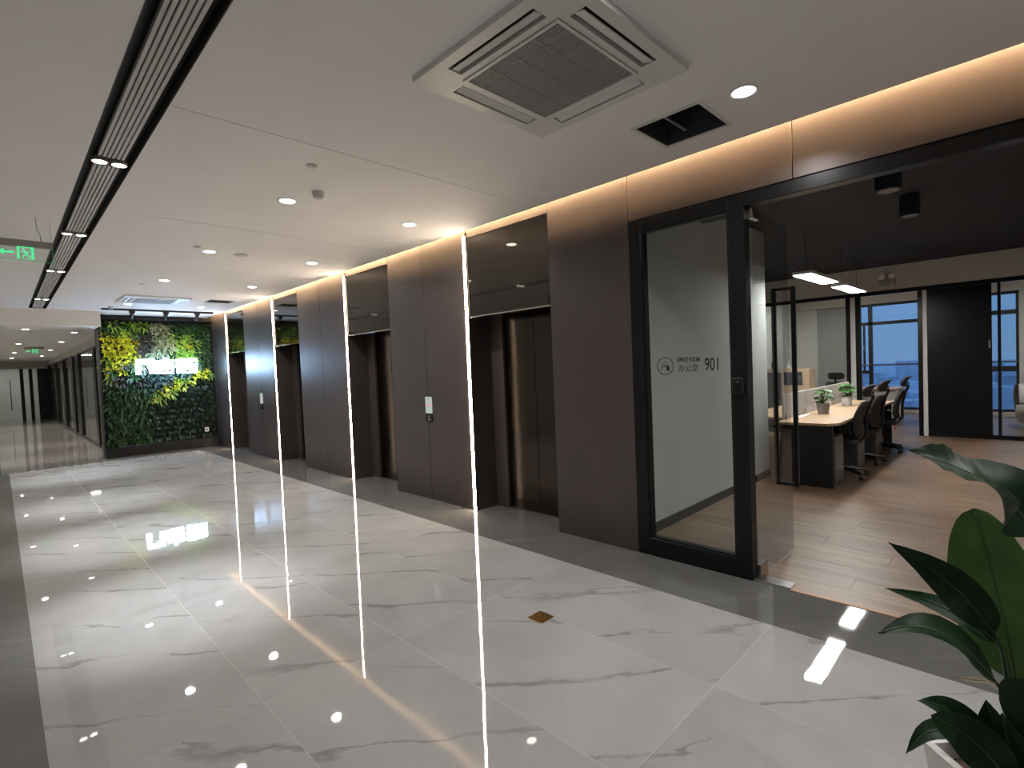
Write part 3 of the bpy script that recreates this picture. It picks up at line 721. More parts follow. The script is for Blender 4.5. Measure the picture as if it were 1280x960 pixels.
th = MB().box(3.603, 3.634, -1.9, 1.128, -.006, .004).build('trim_3', 'threshold_brown'); tag(th, 'narrow orange-brown threshold strip at the office floor', 'threshold', kind='structure')

# ================================================================== office shell
fo = MB().box(3.635, 15.8, -3.2, 2.41, -.12, -.006).box(6.9, 15.8, 2.41, 4.62, -.12, -.006).build('floor_office', 'baseboard_black'); tag(fo, 'brown wood-plank office floor', 'floor', kind='structure')
def plank_mat():
    m, t, out = nodes_of('planks'); L = t.links
    p = t.nodes.new('ShaderNodeBsdfPrincipled'); p.inputs['Roughness'].default_value = .42
    geo = t.nodes.new('ShaderNodeNewGeometry'); oi = t.nodes.new('ShaderNodeObjectInfo'); mp = t.nodes.new('ShaderNodeMapping'); mp.inputs['Scale'].default_value = (14, 1.1, 1)
    ad = t.nodes.new('ShaderNodeVectorMath'); ad.operation = 'ADD'; mu = t.nodes.new('ShaderNodeMath'); mu.operation = 'MULTIPLY'; mu.inputs[1].default_value = 20
    L.new(oi.outputs['Random'], mu.inputs[0]); L.new(geo.outputs['Position'], ad.inputs[0]); L.new(mu.outputs[0], ad.inputs[1]); L.new(ad.outputs[0], mp.inputs[0])
    n = t.nodes.new('ShaderNodeTexNoise'); n.inputs['Scale'].default_value = 1.6; n.inputs['Detail'].default_value = 5; L.new(mp.outputs[0], n.inputs['Vector'])
    r = t.nodes.new('ShaderNodeValToRGB'); r.color_ramp.elements[0].position = .3; r.color_ramp.elements[0].color = (.165, .103, .064, 1); r.color_ramp.elements[1].position = .72; r.color_ramp.elements[1].color = (.275, .180, .118, 1)
    L.new(n.outputs['Fac'], r.inputs[0])
    hs = t.nodes.new('ShaderNodeHueSaturation'); mr = t.nodes.new('ShaderNodeMapRange'); mr.inputs['To Min'].default_value = .86; mr.inputs['To Max'].default_value = 1.12
    L.new(oi.outputs['Random'], mr.inputs['Value']); L.new(mr.outputs[0], hs.inputs['Value']); L.new(r.outputs[0], hs.inputs['Color']); L.new(hs.outputs[0], p.inputs['Base Color'])
    L.new(p.outputs[0], out.inputs[0]); MAT['planks'] = m
plank_mat()
PW, PL = .21, 1.52
pl_mesh = MB().bbox(-PW / 2 + .0008, PW / 2 - .0008, -PL / 2 + .0008, PL / 2 - .0008, -.010, 0, .0008).mesh('plank', 'planks')
nx = 0; x = 3.633 + PW / 2
while x < 11.75:
    off = (nx * .47) % PL
    y = -1.9 - PL + off
    while y - PL / 2 < 4.6:
        ya, ye = y - PL / 2, min(y + PL / 2, 2.41 if x < 6.9 else 4.62)
        if ye - ya > .05: share('plank', pl_mesh, fo, (x, (ya + ye) / 2, 0), scale=(1, (ye - ya) / PL, 1))
        y += PL
    x += PW; nx += 1
rest = MB()
while x < 15.7:
    rest.box(x - PW / 2 + .001, x + PW / 2 - .001, -3.2, 4.6, -.010, 0); x += PW
ro = rest.build('plank_field', 'planks', fo); ro['kind'] = 'stuff'

oc = MB().box(3.85, 11.68, -3.2, 4.62, 3.10, 3.2).build('ceiling_office', 'office_dark'); tag(oc, 'black open ceiling of the office', 'ceiling', kind='structure')
MB().box(3.85, 11.66, -0.55, -0.15, 2.86, 3.10).build('duct', 'office_dark', oc)
MB().box(5.0, 5.25, -3.0, 2.38, 2.93, 3.10).build('beam', 'office_dark', oc)
ws = MB().box(3.725, 7.0, 2.40, 2.55, 0, 3.10).box(6.85, 7.0, 2.55, 4.62, 0, 3.10).build('wall_office_side', 'cool_plaster'); tag(ws, 'pale grey office wall seen through the 901 glass', 'wall', kind='structure')
b1 = MB().box(3.72, 6.998, 2.388, 2.40, 0, .085).build('baseboard_office', 'baseboard_black'); tag(b1, 'black skirting along the pale office wall', 'skirting', kind='structure')
wf = MB().box(7.0, 15.9, 4.62, 4.72, 0, 3.2).build('wall_office_end', 'plaster'); tag(wf, 'white end wall of the office', 'wall', kind='structure')
wn = MB().box(3.62, 15.9, -3.3, -3.2, 0, 3.2).build('wall_office_near', 'plaster'); tag(wn, 'office wall out of sight beyond the entrance', 'wall', kind='structure')
# glazed partition to the window rooms
pt = empty('wall_partition', (11.72, 1.5, 0), 'black-framed glazed partition at the back of the office', 'partition', kind='structure')
PX0, PX1 = 11.68, 11.76
MB().box(PX0 + .005, PX1 - .005, -3.2, 4.62, 2.66, 3.20).build('upper_wall', 'office_grey', pt)
def fr(y0, y1, z0, z1, name='frame_member', mat='black_frame', x0=PX0, x1=PX1): return MB().bbox(x0, x1, y0, y1, z0, z1, .004).build(name, mat, pt)
fr(2.46, 4.62, 2.59, 2.66); fr(-3.2, 1.44, 2.59, 2.66); fr(1.44, 2.46, 2.59, 2.66)
fr(2.47, 2.54, 0, 2.59); fr(2.30, 2.385, 0, 2.59); fr(1.375, 1.44, 0, 2.59); fr(.36, .40, .07, 2.59); fr(-1.0, -.96, .07, 2.59)
fr(2.385, 2.47, 0, 2.59, 'post', 'white_plastic', PX0 + .01, PX1 - .01)
fr(1.31, 1.375, 0, 2.59, 'post', 'white_plastic', PX0 + .01, PX1 - .01)
fr(-3.2, 1.31, 0, .07); fr(2.54, 4.62, 0, .07)
fr(.47, 1.31, .07, 2.59, 'dark_panel', 'black_frame', PX0 + .02, PX1 - .02)
MB().box(PX0 + .035, PX0 + .045, -.96, .36, .07, 2.59).build('pane', 'glass', pt)
MB().box(PX0 + .035, PX0 + .045, .40, .47, .07, 2.59).build('pane', 'glass', pt)
MB().box(PX0 + .035, PX0 + .045, 2.54, 3.58, .07, 2.59).build('pane', 'glass', pt)
MB().box(PX0 + .035, PX0 + .045, 3.58, 4.62, .07, 2.59).build('pane', 'glass', pt)
MB().bbox(PX0 - .03, PX0 + .02, .485, .51, 1.52, 1.66, .004).build('door_handle', 'chrome', pt)
# window rooms
dv = MB().box(11.76, 15.8, 1.30, 1.385, 0, 2.9).build('wall_divider', 'plaster'); tag(dv, 'white wall dividing the two window rooms', 'wall', kind='structure')
rc = MB().box(11.76, 15.9, -3.2, 4.62, 2.92, 3.0).build('ceiling_rooms', 'ceiling_white'); tag(rc, 'white ceiling of the window rooms', 'ceiling', kind='structure')
we = empty('wall_exterior', (15.8, 1, 0), 'outer wall with tall windows onto the dusk', 'wall', kind='structure')
def ew(y0, y1, z0, z1, mat='plaster', name='wall_section', x0=15.8, x1=15.9): return MB().box(x0, x1, y0, y1, z0, z1).build(name, mat, we)
ew(4.10, 4.62, 0, 2.92); ew(3.30, 3.36, 0, 2.92); ew(1.38, 1.86, 0, 2.92); ew(-3.2, .20, 0, 2.92)
ew(-3.2, 4.62, -.12, .08, 'cream', 'sill', 15.62, 15.9)
ew(-3.2, 4.62, 2.74, 2.92, 'cream', 'valance', 15.66, 15.9)
def window(n, y0, y1, mull, rails, label):
    t = empty('window_%d' % n, (15.84, (y0 + y1) / 2, .1), label, 'window', kind='structure')
    def f(a, b, c, d, nm='frame_member'): return MB().bbox(15.80, 15.86, a, b, c, d, .004).build(nm, 'window_frame', t)
    f(y0, y0 + .05, .08, 2.74); f(y1 - .05, y1, .08, 2.74); f(y0, y1, .08, .14); f(y0, y1, 2.68, 2.74)
    for a, b in mull: f(a, b, .14, 2.68, 'mullion')
    for c, d, a, b in rails: f(a, b, c, d, 'transom')
    MB().box(15.825, 15.832, y0 + .05, y1 - .05, .14, 2.68).build('pane', 'glass', t)
    return t
w2 = window(2, 1.86, 3.30, [(2.86, 2.95)], [(2.21, 2.29, 1.9, 3.25), (.98, 1.06, 2.95, 3.25)], 'tall black-framed dusk window behind the open doorway')
MB().bbox(15.78, 15.86, 3.02, 3.06, 1.06, 2.21, .004).build('casement_stile', 'window_frame', w2)
MB().bbox(15.76, 15.80, 3.03, 3.05, 1.56, 1.70, .004).build('window_latch', 'chrome', w2)
MB().tube([(15.76, 1.86, 1.20), (15.76, 3.30, 1.20)], .018, 8).build('guard_rail', 'rail_red', w2)
w3 = window(3, .20, 1.30, [], [(2.24, 2.34, .2, 1.3), (.98, 1.10, .2, 1.3)], 'narrow dusk window beside the black panel')
MB().tube([(15.76, .20, 1.20), (15.76, 1.30, 1.20)], .018, 8).build('guard_rail', 'rail_red', w3)
w4 = window(4, 3.36, 4.10, [], [], 'window covered by a grey roller blind')
bl = empty('roller_blind', (15.75, 3.73, 2.7), 'grey roller blind pulled down over the window', 'blind')
MB().box(15.745, 15.75, 3.37, 4.09, .12, 2.70).build('fabric', 'blind_grey', bl)
MB().bbox(15.735, 15.76, 3.37, 4.09, .10, .125, .003).build('bottom_bar', 'grey_plastic', bl)
MB().tube([(15.748, 3.37, 2.71), (15.748, 4.09, 2.71)], .025, 10).build('roller', 'grey_plastic', bl)

# ---------------- city outside
ct = MB(); rc_ = random.Random(3)
ct.box(20, 2500, -600, 1500, -46, -45)
for k in range(420):
    X = rc_.uniform(160, 900); Y = X * rc_.uniform(-.10, .40); s = rc_.uniform(8, 26); hgt = rc_.uniform(6, 20) if rc_.random() < .93 else rc_.uniform(20, 38)
    ct.box(X, X + s, Y, Y + rc_.uniform(8, 30), -45, -45 + hgt)
co = ct.build('city_blocks', 'city'); tag(co, 'hazy blue city blocks far below the office windows', 'city', kind='stuff')

# ================================================================== office things
def pendant(x0, x1, y0, y1, z, label):
    t = empty('pendant_light', ((x0 + x1) / 2, (y0 + y1) / 2, z), label, 'pendant light', 'rectangular office pendants')
    MB().bbox(x0, x1, y0, y1, z + .004, z + .045, .006).build('housing', 'white_plastic', t)
    m = MB(); k = 4
    for i in range(k): m.box(x0 + .012 + (x1 - x0 - .024) * i / k, x0 + .012 + (x1 - x0 - .024) * (i + 1) / k, y0 + .012, y1 - .012, z, z + .006)
    m.build('diffuser', 'panel_white', t)
    for x in (x0 + .15, x1 - .15): MB().tube([(x, (y0 + y1) / 2, z + .045), (x, (y0 + y1) / 2, 3.10)], .0025, 6).build('wire', 'black_matte', t)
pendant(6.93, 8.16, 1.84, 2.06, 2.5, 'glowing rectangular pendant over the near end of the desks')
pendant(8.70, 9.90, 1.86, 2.07, 2.5, 'glowing rectangular pendant over the far end of the desks')
pendant(6.0, 7.2, -1.6, -1.38, 2.5, 'glowing rectangular pendant beyond the entrance side of the office')
for x, y, lb in ((4.82, .757, 'unlit round ceiling lamp closer to the office entrance'), (6.61, .864, 'unlit round ceiling lamp deeper in the dark office ceiling')):
    t = empty('cylinder_ceiling_lamp', (x, y, 3.1), lb, 'ceiling lamp', 'unlit round office ceiling lamps')
    MB().lathe([(.085, 0), (.085, -.20), (.078, -.205)], (x, y, 2.95 if x < 5.5 else 3.10), 24).build('body', 'office_dark', t)
    MB().lathe([(.070, -.2055), (.070, -.210)], (x, y, 2.95 if x < 5.5 else 3.10), 24).build('lens', 'grey_plastic', t)
    if x < 5.5: MB().tube([(x, y, 2.95), (x, y, 3.10)], .02, 8).build('stem', 'black_matte', t)
el = empty('emergency_light', (11.685, 1.87, 2.85), 'twin-head emergency light on the wall above the doorway', 'emergency light')
MB().bbox(11.62, 11.684, 1.75, 1.99, 2.74, 2.86, .008).build('housing', 'grey_plastic', el)
for y in (1.80, 1.94): MB().lathe([(.022, .05), (.045, .02), (.055, 0), (.050, -.006)], (0, 0, 0), 18).xf(Matrix.Translation((11.60, y, 2.90)) @ Matrix.Rotation(R(70), 4, 'Y')).build('lamp_head', 'pot_pale', el)

# desk bench
dk = empty('desk_bench', (8.3, 1.9, 0), 'long wood-topped workstation bench with black end panels', 'desk')
MB().prism([(6.58, 1.64), (6.70, 1.54), (10.06, 1.54), (10.06, 2.155), (6.58, 2.155)], .722, .75).build('desktop', 'desk_wood', dk)
MB().prism([(7.08, 2.185), (10.06, 2.185), (10.06, 2.80), (7.08, 2.80)], .722, .75).build('desktop', 'desk_wood', dk)
MB().bbox(6.66, 6.70, 1.60, 2.15, 0, .722, .003).build('end_panel', 'black_matte', dk)
MB().bbox(10.0, 10.04, 1.58, 2.78, 0, .722, .003).build('end_panel', 'black_matte', dk)
MB().bbox(7.75, 7.78, 1.75, 2.15, 0, .722, .003).build('divider_panel', 'black_matte', dk)
MB().bbox(8.86, 8.89, 1.75, 2.15, 0, .722, .003).build('divider_panel', 'black_matte', dk)
MB().bbox(6.70, 10.0, 2.14, 2.16, .12, .70, .003).build('modesty_panel', 'black_matte', dk)
for k, (a, b) in enumerate(((6.83, 7.74), (7.76, 8.76), (8.78, 10.05))):
    t = empty('desk_screen', ((a + b) / 2, 2.17, .75), 'light grey desktop divider screen, %s along the bench' % ['first', 'second', 'third'][k], 'desk screen', 'grey screens on the desk bench')
    MB().bbox(a, b, 2.160, 2.180, .752, 1.06, .004).build('screen_panel', 'screen_fabric', t)
    for x in (a + .06, b - .06): MB().bbox(x - .012, x + .012, 2.13, 2.16, .751, .82, .003).build('clamp', 'white_plastic', t)
    c = MB().bbox((a + b) / 2 - .22, (a + b) / 2 + .22, 2.04, 2.12, .7505, .754, .001).build('cable_flap', 'white_plastic', t)
def ped(x, k):
    t = empty('drawer_pedestal', (x, 1.83, 0), 'grey mobile drawer pedestal under the desk bench, %s from the entrance' % k, 'drawer pedestal', 'drawer pedestals under the bench')
    MB().bbox(x - .19, x + .19, 1.60, 2.06, .04, .58, .004).build('body', 'metal_grey', t)
    for i in range(3):
        d = MB().bbox(x - .182, x + .182, 1.588, 1.60, .05 + i * .177, .05 + i * .177 + .17, .003).build('drawer', 'metal_grey', t)
        MB().bbox(x - .06, x + .06, 1.58, 1.588, .05 + i * .177 + .13, .05 + i * .177 + .145, .002).build('handle', 'chrome', d)
    for sx_ in (-.15, .15):
        for y in (1.64, 2.02): MB().lathe([(.02, 0), (.02, .04)], (x + sx_, y, 0), 10).build('caster', 'black_matte', t)
for x, k in ((6.895, 'first'), (7.985, 'second'), (9.095, 'third')): ped(x, k)

def office_chair(label, group):
    t = empty('office_chair', (0, 0, 0), label, 'office chair', group)
    B = lambda m, n, mt, **kw: m.build(n, mt, t, local=True, **kw)
    # faces +Y; five-star base
    for k in range(5):
        a = 2 * math.pi * k / 5 + .3; e = Vector((math.cos(a) * .30, math.sin(a) * .30, .075))
        lg = B(MB().tube([(0, 0, .12), tuple(e)], [.028, .018], 8), 'base_leg', 'chair_black')
        c = MB().lathe([(.0, -.02), (.028, -.018), (.03, 0), (.028, .018), (.0, .02)], (0, 0, 0), 14, cap=False).xf(Matrix.Translation((e.x, e.y, .031)) @ Matrix.Rotation(a, 4, 'Z') @ Matrix.Rotation(R(90), 4, 'X'))
        c.build('caster', 'chair_black', lg, local=True, smooth=True)
    B(MB().lathe([(.03, .10), (.03, .24), (.018, .25), (.018, .43)], (0, 0, 0), 12), 'gas_lift', 'metal_grey')
    s = MB(); n = 8; vs = []
    for i in range(n + 1):
        for j in range(n + 1):
            u, v = i / n * 2 - 1, j / n * 2 - 1
            k = 1 - .12 * (abs(u) ** 4 + abs(v) ** 4)
            vs.append((u * .25 * k, v * .25 * k + .02, .49 - .025 * (1 - u * u) * 0.6 - (.03 if v > .8 else 0)))
    top = [(a, b, c) for a, b, c in vs]; bot = [(a, b, .43) for a, b, c in vs]; q = (n + 1) ** 2; f = []
    for i in range(n):
        for j in range(n):
            a = i * (n + 1) + j; f += [(a, a + n + 1, a + n + 2, a + 1), (a + q, a + 1 + q, a + n + 2 + q, a + n + 1 + q)]
    for i in range(n):
        for a, b in ((i, i + 1), (n * (n + 1) + i, n * (n + 1) + i + 1), (i * (n + 1), (i + 1) * (n + 1)), (i * (n + 1) + n, (i + 1) * (n + 1) + n)): f.append((a, b, b + q, a + q))
    B(s.add(top + bot, f), 'seat', 'chair_mesh', smooth=True)
    def sheet(w, zs, th):
        m = MB(); vs = []; n = 8
        for (z, y, ww) in zs:
            for i in range(n + 1):
                u = i / n * 2 - 1; vs.append((u * w * ww, y + .05 * u * u, z))
        k = len(vs); vs += [(a, b - th, c) for a, b, c in vs]; f = []; r = len(zs)
        for i in range(r - 1):
            for j in range(n):
                a = i * (n + 1) + j; f += [(a, a + 1, a + n + 2, a + n + 1), (a + k, a + n + 1 + k, a + n + 2 + k, a + 1 + k)]
        for i in range(r - 1):
            for a in (i * (n + 1), i * (n + 1) + n): f.append((a, a + n + 1, a + n + 1 + k, a + k))
        for j in range(n):
            for a in (j, (r - 1) * (n + 1) + j): f.append((a, a + 1, a + 1 + k, a + k))
        return m.add(vs, f)
    B(sheet(.235, [(.52, -.22, .80), (.60, -.20, .95), (.70, -.205, 1.0), (.80, -.235, .97), (.90, -.275, .86), (.95, -.295, .74)], .03), 'backrest', 'chair_mesh', smooth=True)
    B(MB().tube([(0, -.02, .43), (0, -.18, .42), (0, -.27, .52), (0, -.275, .75), (0, -.315, .92), (0, -.35, 1.0), (0, -.345, 1.06)], .018, 8), 'back_spine', 'chair_black')
    B(sheet(.15, [(1.0, -.31, .75), (1.04, -.30, .95), (1.09, -.315, 1.0), (1.13, -.345, .85), (1.145, -.37, .6)], .03), 'headrest', 'chair_mesh', smooth=True)
    for s_ in (-1, 1):
        ar_ = B(MB().tube([(s_ * .20, -.05, .45), (s_ * .29, -.05, .47), (s_ * .295, -.04, .64)], .016, 8), 'arm_support', 'chair_black')
        MB().bbox(s_ * .295 - .04, s_ * .295 + .04, -.14, .12, .64, .67, .01).build('arm_pad', 'chair_black', ar_, local=True)
    return t
c0 = office_chair('black mesh office chair closest to the glass door', 'black mesh chairs along the desk bench')
c0.location = (7.44, 1.70, 0); c0.rotation_euler.z = R(3)
for (x, y, a, lb) in ((8.53, 1.72, -3, 'black mesh office chair in the middle of the desk bench'), (9.64, 1.66, 8, 'black mesh office chair closest to the doorway, raised headrest')):
    c = copy_tree(c0); c.location = (x, y, 0); c.rotation_euler.z = R(a); c['label'] = lb
# red tag hanging under the far chair
rt = MB().bbox(9.36, 9.40, 1.44, 1.445, .36, .46, .002).build('tag_strap', 'red_tag', None); tag(rt, 'small red tag hanging from a black office chair', 'tag')

def desk_plant(x, y, label):
    t = empty('potted_plant', (x, y, .75), label, 'potted plant', 'small green plants on the desk bench')
    MB().lathe([(.062, 0), (.080, .14), (.074, .14), (.066, .12), (.0, .12)], (x, y, .7505), 20, cap=False).build('pot', 'pot_pale', t, smooth=True)
    MB().lathe([(.066, .118), (.03, .124), (0, .126)], (x, y, .7505), 16, cap=False).build('soil', 'soil', t)
    rr = random.Random(int(x * 100))
    for k in range(46):
        th = rr.uniform(0, 6.28); el_ = rr.uniform(-.3, 1.3); L = rr.uniform(.06, .095); zz = rr.uniform(.15, .33); r0 = rr.uniform(.3, 1) * .085 * math.sqrt(max(.1, 1 - ((zz - .23) / .12) ** 2))
        d = Vector((math.cos(th) * math.cos(el_ * .6), math.sin(th) * math.cos(el_ * .6), math.sin(el_ * .6) * .6)); b = Vector((x + math.cos(th) * r0, y + math.sin(th) * r0, .75 + zz)); s = d.cross(Vector((0, 0, 1))).normalized() * L * .55
        m = MB(); pts = []
        for u, w in ((0, .15), (.35, 1), (.7, .85), (1, .05)):
            p = b + d * L * u + Vector((0, 0, -.35 * L * u * u)); pts += [p + s * w, p + Vector((0, 0, -.004)), p - s * w]
        f = []
        for i in range(3): a = i * 3; f += [(a, a + 1, a + 4, a + 3), (a + 1, a + 2, a + 5, a + 4)]
        lf = m.add(pts, f).build('leaf', 'leaf_small', t, smooth=True)
        MB().tube([(x, y, .86), tuple((Vector((x, y, .86)) + b) / 2 + Vector((0, 0, .02))), tuple(b)], .002, 5).build('stalk', 'stem_green', lf)
desk_plant(7.70, 1.95, 'small bushy potted plant on the first half of the bench')
desk_plant(8.98, 1.96, 'small bushy potted plant on the far half of the bench')
vs_ = empty('small_ornament', (9.22, 2.02, .75), 'small white ornament beside the far potted plant', 'ornament')
MB().lathe([(.02, 0), (.03, .02), (.028, .045), (.014, .06)], (9.22, 2.02, .7505), 14).build('body', 'white_plastic', vs_, smooth=True)
MB().lathe([(.012, .06), (.02, .075), (.012, .09)], (9.22, 2.02, .7505), 14).build('head', 'white_plastic', vs_, smooth=True)

# storage cabinet behind the bench
cb = empty('storage_cabinet', (10.75, 3.3, 0), 'light wood storage cabinet with dark grey doors', 'cabinet')
MB().bbox(10.52, 10.92, 2.88, 3.75, 0, 1.28, .003).build('body', 'cabinet_wood', cb)
for (a, b, c, d) in ((2.99, 3.31, .98, 1.22), (2.99, 3.31, .50, .74), (3.35, 3.72, .08, 1.22), (2.99, 3.31, .08, .46)):
    dd = MB().bbox(10.505, 10.52, a, b, c, d, .003).build('door', 'cabinet_grey', cb)
    MB().bbox(10.495, 10.505, a + .03, a + .045, (c + d) / 2 - .05, (c + d) / 2 + .05, .003).build('handle', 'chrome', dd)
bo = empty('bottle', (10.7, 3.55, 1.28), 'dark bottle standing on the storage cabinet', 'bottle')
MB().lathe([(.035, 0), (.035, .12), (.015, .16), (.015, .19)], (10.7, 3.55, 1.2805), 16).build('body', 'black_frame', bo, smooth=True)
MB().lathe([(.017, .19), (.017, .21)], (10.7, 3.55, 1.2805), 12).build('cap', 'steel', bo)
fi = empty('figurine', (10.7, 3.28, 1.28), 'small white figurine on the storage cabinet', 'figurine')
MB().lathe([(.05, 0), (.055, .02), (.03, .06), (.02, .09)], (10.7, 3.28, 1.2805), 14).build('base', 'white_plastic', fi, smooth=True)
MB().lathe([(.018, .09), (.03, .115), (.02, .14), (.0, .15)], (10.7, 3.28, 1.2805), 14, cap=False).build('head', 'white_plastic', fi, smooth=True)
# window room desk and chair, lounge chair
rd = empty('executive_desk', (13.7, 2.6, 0), 'wood-topped white desk in front of the dusk window', 'desk')
MB().bbox(13.2, 14.1, 1.98, 3.30, .72, .75, .004).build('desktop', 'desk_wood', rd)
MB().bbox(13.3, 13.33, 2.05, 3.22, .08, .72, .003).build('modesty_panel', 'white_plastic', rd)
for y in (2.03, 3.23): MB().bbox(13.3, 14.0, y - .02, y + .02, 0, .72, .003).build('side_panel', 'white_plastic', rd)
rc2 = office_chair('dark grey high-back chair seen through the glazed partition', None)
rc2.location = (12.55, 2.86, 0); rc2.rotation_euler.z = R(-90)
for ch in rc2.children:
    if ch.name.split('.')[0] in ('backrest', 'headrest', 'seat'):
        ch.data.materials.clear(); ch.data.materials.append(MAT['chair_grey'])
lc = empty('lounge_chair', (13.6, -.06, 0), 'rounded pale lounge chair partly visible beyond the narrow window', 'lounge chair')
MB().lathe([(.36, .12), (.40, .25), (.38, .42), (.0, .44)], (13.6, -.16, 0), 28, cap=False).build('seat', 'screen_fabric', lc, smooth=True)
bk = MB(); vs = []; n = 18
for ring, (r, z) in enumerate(((.40, .30), (.43, .55), (.41, .80), (.35, .82), (.34, .45))):
    for k in range(n + 1):
        a = math.pi * (.05 + .9 * k / n) - math.pi / 2; vs.append((13.6 + r * math.cos(a), -.16 + r * math.sin(a), z))
f = []
for i in range(4):
    for k in range(n): a = i * (n + 1) + k; f.append((a, a + 1, a + n + 2, a + n + 1))
bk.add(vs, f).build('backrest', 'screen_fabric', lc, smooth=True)
for a in range(4):
    MB().tube([(13.6 + .24 * math.cos(a * 1.57 + .78), -.16 + .24 * math.sin(a * 1.57 + .78), .13), (13.6 + .28 * math.cos(a * 1.57 + .78), -.16 + .28 * math.sin(a * 1.57 + .78), 0)], .015, 8).build('leg', 'black_matte', lc)
# round room lamps of the window rooms
for x, y, lb in ((13.7, 3.5, 'ceiling lamp of the room with the roller blind'), (13.7, -.3, 'ceiling lamp of the lounge room')):
    t = empty('room_ceiling_lamp', (x, y, 2.92), lb, 'ceiling lamp', 'window room ceiling lamps')
    MB().lathe([(.20, 0), (.20, -.03), (.19, -.035)], (x, y, 2.92), 24).build('housing', 'white_plastic', t)
    MB().lathe([(.185, -.0355), (.18, -.042)], (x, y, 2.92), 24).build('diffuser', 'window_lamp', t)

# ================================================================== far corridor: glazed rooms and end wall
cw = empty('wall_corridor', (1.72, 20, 0), 'black-framed glass office fronts along the far corridor', 'glazed wall', kind='structure')
MB().box(1.68, 1.75, 13.87, 32.0, 2.45, 2.72).build('upper_wall', 'plaster', cw)
posts = [(13.90, .12), (14.45, .75), (15.75, .40), (19.3, .9), (20.9, .7), (24.0, .8), (27.5, .8), (31.2, .8)]
for k, (y, w) in enumerate(posts):
    MB().bbox(1.66, 1.75, y, y + w, 0, 2.45, .004).build('frame_member', 'black_frame', cw)
    if k + 1 < len(posts):
        ye = posts[k + 1][0]
        MB().box(1.700, 1.710, y + w, ye, .08, 2.40).build('pane', 'glass', cw)
        MB().bbox(1.67, 1.74, y + w, ye, 0, .08, .004).build('frame_rail', 'black_frame', cw)
        MB().bbox(1.67, 1.74, y + w, ye, 2.40, 2.45, .004).build('frame_rail', 'black_frame', cw)
rb = MB(); rb.box(3.6, 3.7, 13.87, 32, 0, 2.72); rb.box(1.75, 3.7, 31.9, 32.0, 0, 2.72); rb.box(1.75, 3.7, 13.87, 32.0, 2.70, 2.74)
rbo = rb.build('wall_corridor_rooms', 'plaster'); tag(rbo, 'pale rooms behind the corridor glass', 'wall', kind='structure')
for j, yy in enumerate((15.6, 20.5, 25.5)):
    t = empty('room_panel_lamp', (2.6, yy, 2.7), 'square ceiling lamp in the %s corridor room' % ['first', 'second', 'third'][j], 'ceiling lamp', 'corridor room lamps')
    MB().bbox(2.3, 2.9, yy - .3, yy + .3, 2.665, 2.698, .004).build('housing', 'white_plastic', t)
    MB().box(2.33, 2.87, yy - .27, yy + .27, 2.660, 2.664).build('diffuser', 'room_lamp', t)
ewl = empty('wall_end', (0, 32, 0), 'glazed front closing the far end of the corridor', 'glazed wall', kind='structure')
MB().box(-1.9, 1.68, 32.0, 32.1, 2.35, 2.72).build('upper_wall', 'plaster', ewl)
for a, b in ((-1.9, -1.75), (-.2, -.1), (.72, .84), (1.02, 1.14), (1.30, 1.68)):
    MB().bbox(a, b, 31.98, 32.08, 0, 2.35, .004).build('frame_member', 'black_frame', ewl)
for a, b in ((-1.75, -.2), (-.1, .72), (.84, 1.02), (1.14, 1.30)):
    MB().box(a, b, 32.02, 32.03, 0.02, 2.35).build('pane', 'glass', ewl)
MB().bbox(.38, .41, 31.93, 31.96, .5, 1.9, .003).build('pull_handle', 'black_frame', ewl)
er = MB(); er.box(-1.9, 2.2, 34.9, 35.0, 0, 2.8); er.box(-1.9, 2.2, 32.1, 35, 2.72, 2.8); er.box(1.68, 2.2, 32.1, 35, 0, 2.8); er.box(-2.0, -1.9, 32, 35, 0, 2.8); er.box(-1.9, 2.2, 34, 35, -.1, 0)
ero = er.build('wall_end_room', 'plaster'); tag(ero, 'lit pale room behind the corridor end glass', 'wall', kind='structure')
t = empty('room_panel_lamp', (.3, 33.4, 2.72), 'square ceiling lamp in the room at the corridor end', 'ceiling lamp', 'corridor room lamps')
MB().bbox(0, .6, 33.1, 33.7, 2.68, 2.718, .004).build('housing', 'white_plastic', t)
MB().box(.03, .57, 33.13, 33.67, 2.675, 2.679).build('diffuser', 'room_lamp', t)
ord_ = ['first', 'second', 'third', 'fourth', 'fifth']
for x, rn, yy in ((.44, 'left', (13.75, 18.5, 23.2, 27.5)), (1.22, 'glazed', (14.4, 17.6, 21.6, 25.9))):
    for j, y in enumerate(yy):
        t = empty('corridor_downlight', (x, y, 2.66), '%s corridor downlight of the %s' % (ord_[j], 'middle row' if x < 1 else 'row along the glass'), 'downlight', 'corridor downlights')
        MB().lathe([(.07, 0), (.07, -.005), (.055, -.007)], (x, y, 2.66), 20).build('trim_ring', 'white_plastic', t)
        MB().lathe([(.055, -.0065), (.04, -.010)], (x, y, 2.66), 20).build('lens', 'lamp_white', t)
        disk('lamp', t, (x, y, 2.645), P_CORR, .1, 140)

